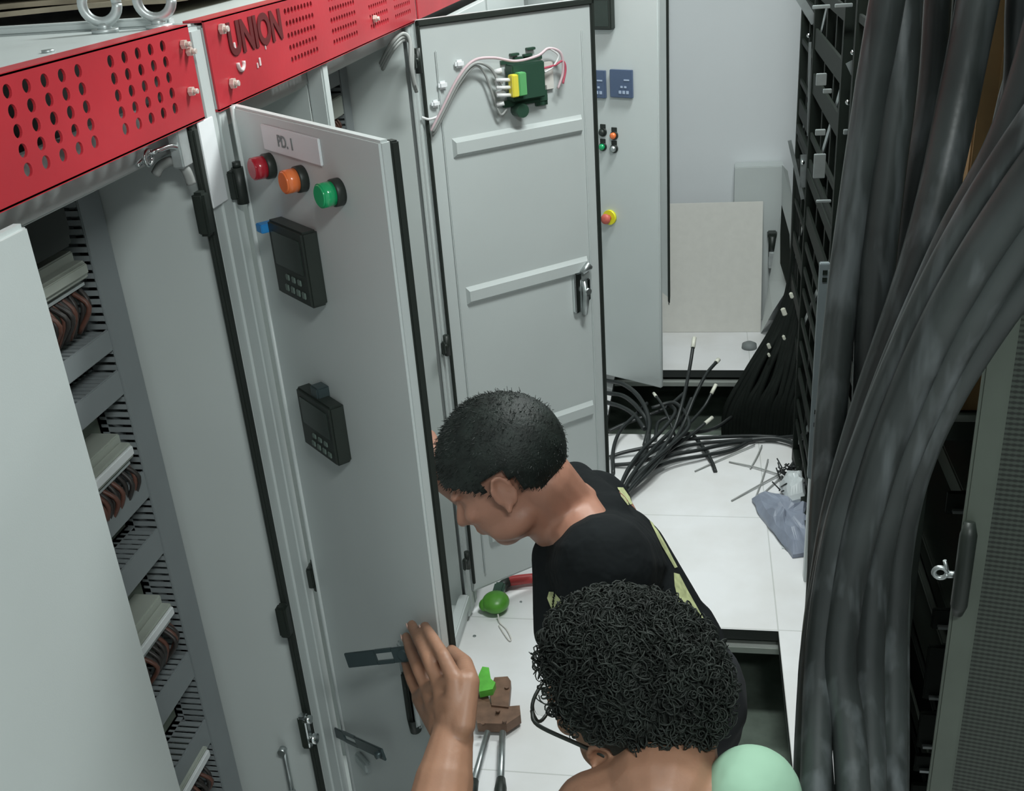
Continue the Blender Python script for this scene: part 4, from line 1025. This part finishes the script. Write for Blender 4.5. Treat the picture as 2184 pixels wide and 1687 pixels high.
for (a, c) in (((1040, 1562), (1010, 1672)), ((1072, 1562), (1068, 1668))):
    b = MB(); p_, q_ = AZ(*a, .03), AZ(*c, .03); b.tube([p_, q_], .0085, 12); arm = b.build('arm', ZINC, t)
    b = MB(); d = (q_ - p_).normalized(); b.tube([q_ - d * .01, q_ + d * .02, q_ + d * .16], [.011, .015, .014], 12); b.build('grip', BLACK, t)
b = MB()
for (px, py) in ((1062, 1518), (1076, 1540), (1030, 1545), (1081, 1468)): q = AZ(px, py, .045); b.tube([q, q + Vector((0, 0, .006))], .006, 8)
b.build('pivot_bolt', BROWN, t)
b = prism([(1022, 1452), (1030, 1434), (1044, 1436), (1048, 1460), (1058, 1468), (1052, 1482), (1024, 1488), (1020, 1470)], .045, .065)
tag(b.build('cable_stripper', GLOVE), 'small bright green plastic tool lying on the brown cutter jaws', 'tool')
t = thing('tape_measure', 'round green hand tool with a pale wrist cord on the floor by the door', 'tool', AZ(1057, 1300))
c = AZ(1057, 1284, .03); b = MB(); b.ell(c, .042, .045, .028, seg=24, rings=14); b.ell(c + Vector((-.032, -.008, -.006)), .018, .022, .018); b.build('case', GLOVE2, t)
b = MB(); b.box(c + Vector((-.016, .02, -.012)), c + Vector((.018, .085, .016)), .006); b.build('nozzle', DGREEN, t)
b = MB(); b.tube(spline([AZ(1062, 1310, .02), AZ(1066, 1328, .004), AZ(1080, 1342, .003), AZ(1090, 1362, .003), AZ(1086, 1366, .003), AZ(1074, 1350, .003), AZ(1064, 1334, .003)], 6), .0022, 6); b.build('wrist_cord', PAPER, t)
t = thing('hand_saw', 'red handled tool with a black end under the big open door', 'tool', AZ(1105, 1240))
b = MB(); b.tube(spline([AZ(1082, 1240, .02), AZ(1110, 1236, .024), AZ(1150, 1232, .024), AZ(1190, 1228, .02)], 5), .0155, 12); b.build('handle', REDH, t)
b = MB(); b.tube([AZ(1060, 1256, .02), AZ(1084, 1240, .02)], [.012, .017], 10); b.build('head', BLACK, t)
# specks on the floor
for (px, py, r) in ((1111, 1284, .004), (1012, 1357, .005)):
    q = AZ(px, py, 0); b = MB(); b.tube([q, q + Vector((0, 0, .002))], r, 10); tag(b.build('screw', ZINC), ('tiny dark screw on the floor right of the green tool', 'tiny dark screw on the floor beside the cabinet plinth')[0 if px > 1100 else 1], 'screw')

# ================================================================== PEOPLE
def organic(b, name, material, parent, voxel, smooth=4, fac=.5, origin=None):
    o = b.build(name, material, parent, origin)
    for p_ in o.data.polygons: p_.use_smooth = True
    r = o.modifiers.new('Remesh', 'REMESH'); r.mode = 'VOXEL'; r.voxel_size = voxel; r.use_smooth_shade = True
    if smooth:
        s = o.modifiers.new('Smooth', 'SMOOTH'); s.factor = fac; s.iterations = smooth
    return o
def basis(U, Fv):
    F_ = Fv.normalized(); U_ = (U - F_ * U.dot(F_)).normalized(); L_ = U_.cross(F_).normalized()   # L: the person's left
    M = Matrix.Identity(3)
    for i in range(3): M[i][0] = L_[i]; M[i][1] = F_[i]; M[i][2] = U_[i]
    return M
def head_shapes(b, c, M, s=1.0):
    """head: axes L (x), front (y), up (z)"""
    T = lambda x, y, z: c + M @ (Vector((x, y, z)) * s)
    b.ell(T(0, -.012, .025), .073 * s, .094 * s, .083 * s, M)            # cranium
    b.ell(T(0, .022, -.035), .060 * s, .070 * s, .075 * s, M)            # face mass
    b.ell(T(0, .050, -.088), .030 * s, .028 * s, .022 * s, M)            # chin
    b.ell(T(.035, .022, -.070), .026 * s, .045 * s, .026 * s, M); b.ell(T(-.035, .022, -.070), .026 * s, .045 * s, .026 * s, M)   # jaw
    b.ell(T(0, .078, .010), .050 * s, .014 * s, .012 * s, M)             # brow
    b.caps(T(0, .088, -.004), .008 * s, T(0, .108, -.036), .011 * s); b.ell(T(.010, .094, -.040), .008 * s, .010 * s, .007 * s, M); b.ell(T(-.010, .094, -.040), .008 * s, .010 * s, .007 * s, M)
    b.ell(T(.034, .066, -.028), .022 * s, .018 * s, .018 * s, M); b.ell(T(-.034, .066, -.028), .022 * s, .018 * s, .018 * s, M)   # cheeks
    b.ell(T(0, .086, -.058), .022 * s, .010 * s, .006 * s, M); b.ell(T(0, .084, -.068), .018 * s, .010 * s, .006 * s, M)           # lips
    for sx in (1, -1):                                                    # ears
        e = T(sx * .076, -.012, -.018); Mr = M @ Matrix.Rotation(R(-18 * sx), 3, 'Z')
        pts = [e + Mr @ (Vector((sx * (.006 + .004 * math.sin(a)), -.016 * math.cos(a), .028 * math.sin(a) * (1 if math.sin(a) > 0 else .85) + .004)) * s) for a in [R(v) for v in range(0, 361, 24)]]
        b.tube(pts, .0042 * s, 8); b.ell(e + Mr @ (Vector((sx * .002, 0, .002)) * s), .004 * s, .013 * s, .024 * s, Mr); b.ell(e + Mr @ (Vector((sx * .003, .008, -.022)) * s), .005 * s, .007 * s, .009 * s, Mr)
    return T
def finger(b, pts, r):
    for i in range(len(pts) - 1):
        b.caps(pts[i], r[i], pts[i + 1], r[i + 1], 10)

# ---------- person 1: black T-shirt, crouching at the open cabinet
p1 = thing('person', 'crouching person in a black T-shirt with short dark hair, head bowed towards the cabinet', 'person', (-.05, 1.6, 0))
c1 = AD(1074, 1004, 1.75)
M1 = basis(cam2w((-.45, -.86, -.16)), cam2w((-.80, .50, .33)))
b = MB(); T1 = head_shapes(b, c1, M1, 1.06)
nb = AD(1215, 1100, 1.81)
b.caps(T1(0, -.045, -.045), .054, nb, .056); b.caps(T1(0, -.01, -.06), .048, nb + Vector((-.02, 0, -.02)), .05)
shL = AD(1290, 1205, 1.70); shR = AD(1268, 1082, 1.98)
chest = AD(1285, 1215, 1.90); waist = AD(1385, 1400, 1.93); pel = AD(1405, 1490, 1.96)
b.caps(nb, .06, shL, .05); b.caps(nb, .06, shR, .05); b.caps(shL, .075, chest, .11); b.caps(shR, .07, chest, .11)
b.caps(chest, .125, waist, .12); b.caps(waist, .12, pel, .135)
elL = AD(1235, 1400, 1.78); wrL = AD(1330, 1500, 1.95); b.caps(shL, .052, elL, .042); b.caps(elL, .040, wrL, .027)
wrR = AD(932, 1010, 1.98) ; elR = AD(1035, 1078, 2.08); b.caps(shR, .048, elR, .036); b.caps(elR, .036, wrR, .026)
pc = AD(916, 985, 1.97); b.caps(wrR, .028, pc, .034)
for k in range(4):
    base = AD(912 + k * 7, 968, 2.0 + k * .004); tip = AD(896 + k * 8, 915 + k * 3, 2.03 + k * .004); mid_ = (base + tip) / 2 + Vector((.008, -.008, 0)); finger(b, [base, mid_, tip], [.010, .009, .008])
finger(b, [AD(930, 1000, 1.99), AD(945, 975, 1.98), AD(942, 955, 1.99)], [.012, .010, .009])
# left hand resting on the thigh
hL = wrL + Vector((.03, .03, -.07)); b.caps(wrL, .027, hL, .034)
for k in range(4): q = hL + Vector((.012 - .016 * k, .0, -.02)); finger(b, [q, q + Vector((.0, .03, -.04)), q + Vector((-.01, .02, -.07))], [.0095, .009, .008])
finger(b, [hL + Vector((-.02, -.01, .0)), hL + Vector((-.045, .0, -.03)), hL + Vector((-.05, .01, -.05))], [.012, .010, .009])
# legs: kneeling
px_ = Vector((pel.x, pel.y, 0))
knL = Vector((-.08, 1.50, .30)); knR = Vector((-.14, 1.74, .075)); anL = Vector((-.10, 1.42, .09)); anR = Vector((.24, 1.78, .06))
b.caps(pel + Vector((0, -.05, -.03)), .10, knL, .062); b.caps(knL, .060, anL, .042); b.caps(pel + Vector((.02, .08, -.03)), .10, knR, .065); b.caps(knR, .062, anR, .042)
body1 = organic(b, 'body', SKIN1, p1, .005, 5)
# T-shirt
b = MB()
nk = nb + (chest - nb) * .28
b.caps(nb + (shL - nb) * .62 + Vector((.02, .01, -.015)), .058, shL, .073); b.caps(nb + (shR - nb) * .5 + Vector((.02, 0, -.01)), .056, shR, .064)
b.caps(AD(1226, 1024, 1.92), .036, AD(1284, 1100, 1.84), .052); b.caps(AD(1288, 1108, 1.82), .050, AD(1225, 1208, 1.78), .048)
b.caps(nb + Vector((.045, .015, -.075)), .070, chest, .115)
b.caps(shL, .082, chest, .125); b.caps(shR, .068, chest, .115); b.caps(AD(1205, 1190, 1.84), .06, AD(1240, 1330, 1.82), .085)
b.caps(chest, .126, waist, .132); b.caps(waist, .138, pel, .15); b.caps(AD(1292, 1120, 1.92), .058, AD(1345, 1318, 1.92), .088); b.caps(AD(1345, 1318, 1.93), .088, AD(1435, 1480, 1.93), .118)
b.caps(shL, .075, shL.lerp(elL, .62), .062); b.caps(shR, .072, shR.lerp(elR, .55), .06)
tee1 = organic(b, 't_shirt', SHIRTB, p1, .006, 8)
b = MB(); b.caps(pel, .158, pel + Vector((0, 0, -.03)), .15); b.caps(pel + Vector((0, -.05, -.03)), .118, knL, .078); b.caps(knL, .076, anL, .055); b.caps(pel + Vector((.02, .08, -.03)), .118, knR, .080); b.caps(knR, .074, anR, .055)
organic(b, 'trousers', TROUSER, p1, .008, 6)
for a_ , d_ in ((anL, Vector((-.16, .02, -.045))), (anR, Vector((.02, .02, -.01)))):
    b = MB(); b.caps(a_ + Vector((.02, 0, -.03)), .042, a_ + d_, .036); organic(b, 'shoe', SHOE, p1, .006, 4)
# hair cap following the skull, shorter at the sides
def hair_cap(b, c, M, s, grow, low, front):
    """patch of an enlarged skull ellipsoid; low: how far down the back it goes"""
    t = bmesh.new(); bmesh.ops.create_uvsphere(t, u_segments=64, v_segments=48, radius=1)
    for v in t.verts: v.co = Vector((v.co.x * (.073 + grow), v.co.y * (.094 + grow), v.co.z * (.083 + grow * 1.05)))
    kill = []
    for v in t.verts:
        x, y, z = v.co; lim = low + (y + .094) / .188 * front
        if z + .025 < lim + .004 * math.sin(x * 120) or (abs(x) > .055 and -.020 < y < .016 and z + .025 < .016): kill.append(v)
    bmesh.ops.delete(t, geom=kill, context='VERTS')
    for v in t.verts: v.co = c + M @ ((v.co + Vector((0, -.012, .025))) * s)
    for f in t.faces: f.smooth = True
    return t
b = MB(); t_ = hair_cap(b, c1, M1, 1.06, .013, -.078, .110)
b.join(t_)
pts_h = [(v.co.copy()) for v in b.bm.verts]
ctr = c1 + M1 @ Vector((0, -.012, .025))
rnd = random.Random(11)
down1 = M1 @ Vector((0, .35, -1))
for k in range(6500):
    q = rnd.choice(pts_h) + Vector((rnd.uniform(-.004, .004), rnd.uniform(-.004, .004), rnd.uniform(-.004, .004))); n_ = (q - ctr).normalized()
    hl = M1.transposed() @ (q - ctr)
    side = abs(hl.x) / .084
    if abs(hl.x) > .055 and -.022 < hl.y < .018 and hl.z < -.004: continue
    ln = .008 if hl.z > .02 else .005
    q2 = q - n_ * .003; d = (n_ * .45 + M1 @ Vector((rnd.uniform(-.5, .5), rnd.uniform(.1, .9), rnd.uniform(-.5, .1)))).normalized()
    w_ = d.cross(Vector((rnd.random(), rnd.random(), rnd.random()))).normalized() * .0007
    e = q2 + d * ln * rnd.uniform(.6, 1.25)
    b.face([q2 - w_, q2 + w_, e])
hr1 = b.build('hair', HAIR1, p1)
md = hr1.modifiers.new('Solidify', 'SOLIDIFY'); md.thickness = .0006
# print on the back and sleeve: leaf shapes hugging the cloth (shrinkwrapped)
from mathutils.bvhtree import BVHTree
def decal(name, px_list, material, parent, target, off=.0012):
    """print lying on the cloth: the outline is dropped onto the evaluated shirt surface"""
    bpy.context.view_layer.update()
    dg = bpy.context.evaluated_depsgraph_get(); ev = target.evaluated_get(dg); me = ev.to_mesh()
    mw = target.matrix_world; bv = BVHTree.FromPolygons([mw @ v.co for v in me.vertices], [tuple(p.vertices) for p in me.polygons]); ev.to_mesh_clear()
    n = len(px_list); cx_ = sum(p[0] for p in px_list) / n; cy_ = sum(p[1] for p in px_list) / n
    fine = []
    for i in range(n):
        a, c = px_list[i], px_list[(i + 1) % n]
        for k in range(4): fine.append((a[0] + (c[0] - a[0]) * k / 4, a[1] + (c[1] - a[1]) * k / 4))
    b = MB(); vs = []
    for s_ in (1, .8, .6, .4, .2, .03):
        ring = []
        for (x, y) in fine:
            hit = bv.ray_cast(C0, ray(cx_ + (x - cx_) * s_, cy_ + (y - cy_) * s_))
            ring.append(b._v(hit[0] + hit[1] * off * (1 if hit[1].dot(hit[0] - C0) < 0 else -1)) if hit[0] else None)
        vs.append(ring)
    m_ = len(fine)
    for k in range(len(vs) - 1):
        for i in range(m_):
            q = (vs[k][i], vs[k][(i + 1) % m_], vs[k + 1][(i + 1) % m_], vs[k + 1][i])
            if all(q) and max((q[a].co - q[(a + 1) % 4].co).length for a in range(4)) < .03: b.bm.faces.new(q)
    bmesh.ops.delete(b.bm, geom=[v for v in b.bm.verts if not v.link_faces], context='VERTS')
    return b.build(name, material, parent)
decal('shirt_print', [(1172, 1262), (1182, 1262), (1196, 1278), (1203, 1300), (1203, 1318), (1190, 1314), (1176, 1296), (1168, 1276)], PRINT, p1, tee1)
decal('shirt_print', [(1316, 1040), (1328, 1040), (1342, 1060), (1348, 1076), (1338, 1078), (1324, 1060)], PRINT, p1, tee1)
decal('shirt_print', [(1436, 1222), (1448, 1225), (1466, 1260), (1484, 1292), (1500, 1320), (1496, 1345), (1474, 1352), (1462, 1326), (1448, 1288), (1438, 1250)], PRINT, p1, tee1)
decal('shirt_print', [(1384, 1110), (1394, 1118), (1418, 1160), (1444, 1210), (1438, 1212), (1410, 1164)], PRINT, p1, tee1)

# ---------- person 2: curly hair, glasses, mint T-shirt, left hand on the door
p2 = thing('person', 'person in a mint green T-shirt with curly black hair, left hand on the door', 'person', (.05, .65, 0))
c2 = AD(1338, 1480, 1.25)
M2 = basis(cam2w((-.25, -.80, -.50)), cam2w((-.75, -.06, .62)))
b = MB(); T2 = head_shapes(b, c2, M2, 1.0)
nb2 = AD(1415, 1690, 1.19)
b.caps(T2(0, -.040, -.055), .052, nb2, .062); b.caps(T2(0, -.01, -.06), .048, nb2 + Vector((-.02, .0, -.02)), .058)
b.caps(nb2 + Vector((0, 0, -.01)), .055, AD(1530, 1720, 1.18), .036); b.caps(nb2 + Vector((0, 0, -.01)), .055, AD(1268, 1738, 1.21), .046); b.caps(AD(1268, 1738, 1.21), .046, AD(1240, 1830, 1.23), .045)
shR2 = AD(1606, 1694, 1.18); shL2 = AD(1210, 1850, 1.25)
spine = nb2 + Vector((.03, -.06, -.14)); pel2 = Vector((.10, .50, .52))
b.caps(shR2 + Vector((-.02, -.02, -.02)), .036, spine, .09); b.caps(shL2, .055, spine, .10); b.caps(spine, .115, pel2 + Vector((0, 0, .1)), .12); b.caps(pel2 + Vector((0, 0, .1)), .12, pel2, .13)
# door-held arm
def HPt(px, py, off): return APL(px, py, HP, nP, off)
wr2 = HPt(965, 1570, .075); el2 = AD(925, 1790, 1.36)
b.caps(shL2, .048, el2, .043); b.caps(el2, .043, el2.lerp(wr2, .55), .037); b.caps(el2.lerp(wr2, .55), .036, wr2, .027)
b.caps(wr2 + uP * .008, .023, wr2 - uP * .008, .023)
mcp = [HPt(972, 1452, .050), HPt(941, 1462, .056), HPt(916, 1472, .054), HPt(896, 1488, .046)]
for k, q in enumerate(mcp): b.caps(wr2 + (q - wr2) * .12 + uP * (.010 - .007 * k), .021, q, .0125)
for k in range(3): b.caps(mcp[k], .012, mcp[k + 1], .012); b.caps(mcp[k].lerp(wr2, .4), .017, mcp[k + 1].lerp(wr2, .4), .017)
fing = [
 [mcp[0], HPt(947, 1402, .046), HPt(924, 1364, .030), HPt(906, 1336, .014)],
 [mcp[1], HPt(915, 1405, .050), HPt(893, 1362, .030), HPt(878, 1333, .013)],
 [mcp[2], HPt(892, 1425, .048), HPt(875, 1385, .028), HPt(866, 1358, .013)],
 [mcp[3], HPt(876, 1446, .040), HPt(866, 1415, .026), HPt(860, 1392, .015)],
]
for f_, s_ in zip(fing, (1, 1.03, .97, .85)): finger(b, f_, [.0115 * s_, .0098 * s_, .0088 * s_, .0074 * s_])
# thumb over the free edge
th = [wr2.lerp(mcp[0], .35) + uP * .02, HPt(1000, 1455, .035), HPt(990, 1416, .006), HPt(962, 1390, -.014)]
finger(b, th, [.017, .0145, .0125, .0105]); b.caps(wr2.lerp(mcp[0], .3), .020, HPt(994, 1468, .038), .015)
# other arm and legs
elR2 = shR2 + Vector((.03, .02, -.27)); wrR2 = elR2 + Vector((-.20, .10, .02)); b.caps(shR2 + Vector((0, 0, -.03)), .042, elR2, .040); b.caps(elR2, .040, wrR2, .027)
b.caps(wrR2, .026, wrR2 + Vector((-.06, .02, -.01)), .033)
for k in range(4): q = wrR2 + Vector((-.08, .045 - .018 * k, -.01)); finger(b, [q, q + Vector((-.035, .005, -.015)), q + Vector((-.045, .0, -.045))], [.0095, .009, .008])
finger(b, [wrR2 + Vector((-.04, .05, 0)), wrR2 + Vector((-.06, .075, -.01)), wrR2 + Vector((-.09, .08, -.02))], [.012, .010, .009])
knL2 = Vector((-.20, .72, .42)); knR2 = Vector((.02, .92, .42)); anL2 = Vector((-.05, .52, .09)); anR2 = Vector((.12, .72, .09))
for kn, an, o_ in ((knL2, anL2, Vector((-.06, 0, 0))), (knR2, anR2, Vector((.06, .04, 0)))): b.caps(pel2 + o_, .09, kn, .06); b.caps(kn, .058, an, .042)
body2 = organic(b, 'body', SKIN2, p2, .0032, 4)
b = MB()
for f_ in fing:
    d = (f_[3] - f_[2]).normalized(); nrm = (nP - d * nP.dot(d)).normalized(); c_ = f_[3] + nrm * .0066 + d * .001; s_ = d.cross(nrm)
    Mn = Matrix((s_, d, nrm)).transposed(); b.ell(c_, .0050, .0065, .0014, Mn, 12, 8)
b.build('finger_nail', NAIL, p2)
# T-shirt with wide neckline on the right shoulder
b = MB()
b.caps(AD(1596, 1702, 1.165), .042, shR2, .050); b.caps(shR2, .051, elR2.lerp(shR2, .35), .058)
b.caps(shR2 + Vector((-.04, -.04, -.06)), .07, spine + Vector((.02, 0, -.02)), .12)
b.caps(shL2 + Vector((.02, -.01, -.01)), .060, shL2, .064); b.caps(shL2, .064, el2.lerp(shL2, .45), .056); b.caps(shL2 + Vector((.03, -.03, -.05)), .07, spine + Vector((0, 0, -.03)), .115)
b.caps(nb2 + Vector((.02, -.075, -.11)), .095, spine, .142); b.caps(spine + Vector((.01, 0, -.03)), .142, pel2 + Vector((0, 0, .1)), .135); b.caps(pel2 + Vector((0, 0, .1)), .135, pel2, .145)
tee2 = organic(b, 't_shirt', SHIRTG, p2, .006, 8)
b = MB()
b.caps(pel2, .15, pel2 + Vector((0, 0, -.04)), .145)
for kn, an, o_ in ((knL2, anL2, Vector((-.06, 0, 0))), (knR2, anR2, Vector((.06, .04, 0)))): b.caps(pel2 + o_, .108, kn, .076); b.caps(kn, .074, an, .056)
organic(b, 'trousers', TROUSER, p2, .008, 6)
for an in (anL2, anR2):
    b = MB(); b.caps(an + Vector((.02, -.02, -.045)), .04, an + Vector((-.11, .12, -.052)), .034); organic(b, 'shoe', SHOE, p2, .006, 4)
# curly hair
b = MB(); b.join(hair_cap(b, c2, M2, 1.0, .015, -.072, .165)); pts_h = [v.co.copy() for v in b.bm.verts]
ctr = c2 + M2 @ Vector((0, -.012, .025)); rnd = random.Random(5)
for k in range(5600):
    q = rnd.choice(pts_h); n_ = (q - ctr).normalized(); hl = M2.transposed() @ (q - ctr)
    if hl.z < .012 and hl.y > -.045: continue
    if hl.y > .055 and hl.z < .045: continue
    base = q + n_ * rnd.uniform(-.004, .011 if hl.z > -.03 else .003)
    R0_ = rnd.choice((rnd.uniform(.003, .006), rnd.uniform(.006, .011))) * (1 if hl.z > -.03 else .6)
    ax = Vector((rnd.gauss(0, 1), rnd.gauss(0, 1), rnd.gauss(0, 1))).normalized(); u_ = ax.cross(n_).normalized(); v_ = ax.cross(u_)
    turns = rnd.uniform(.7, 1.6); n = int(8 * turns) + 3; ph = rnd.uniform(0, 6.28)
    pts = [base + (u_ * math.cos(ph + 2 * math.pi * turns * i / n) + v_ * math.sin(ph + 2 * math.pi * turns * i / n)) * R0_ * (1 - .35 * i / n) + ax * (.009 * (i / n - .5)) for i in range(n + 1)]
    b.tube(pts, [.0008 * (1 - .6 * abs(i / n - .5) * 2) + .0003 for i in range(n + 1)], 4, cap=False)
b.build('hair', HAIR2, p2)
# glasses (worn, still a thing of their own)
gl = thing('glasses', 'black framed glasses worn by the person with curly hair', 'glasses', T2(0, .1, .0))
b = MB()
for sx in (1, -1):
    cc = Vector((sx * .033, .106, -.010)); pts = []
    for i in range(25):
        a = 2 * math.pi * i / 24; ca, sa = math.cos(a), math.sin(a)
        x = .026 * math.copysign(abs(ca) ** .7, ca); z = .019 * math.copysign(abs(sa) ** .7, sa); pts.append(T2(cc.x + x, cc.y - abs(cc.x + x) * .12, cc.z + z))
    b.tube(pts, .0022, 8)
b.tube([T2(-.009, .107, -.004), T2(0, .111, -.002), T2(.009, .107, -.004)], .002, 8)
b.build('frame', BLACK, gl)
for sx in (1, -1):
    b = MB(); b.tube(spline([T2(sx * .058, .100, -.002), T2(sx * .074, .080, -.001), T2(sx * .080, .02, -.002), T2(sx * .081, -.015, -.006), T2(sx * .079, -.03, -.026)], 6), .0024, 8); b.build('temple_arm', BLACK, gl)
    b = MB(); b.tube([T2(sx * .033, .1018, -.010), T2(sx * .033, .1028, -.010)], .0195, 20); b.build('lens', LENS, gl)
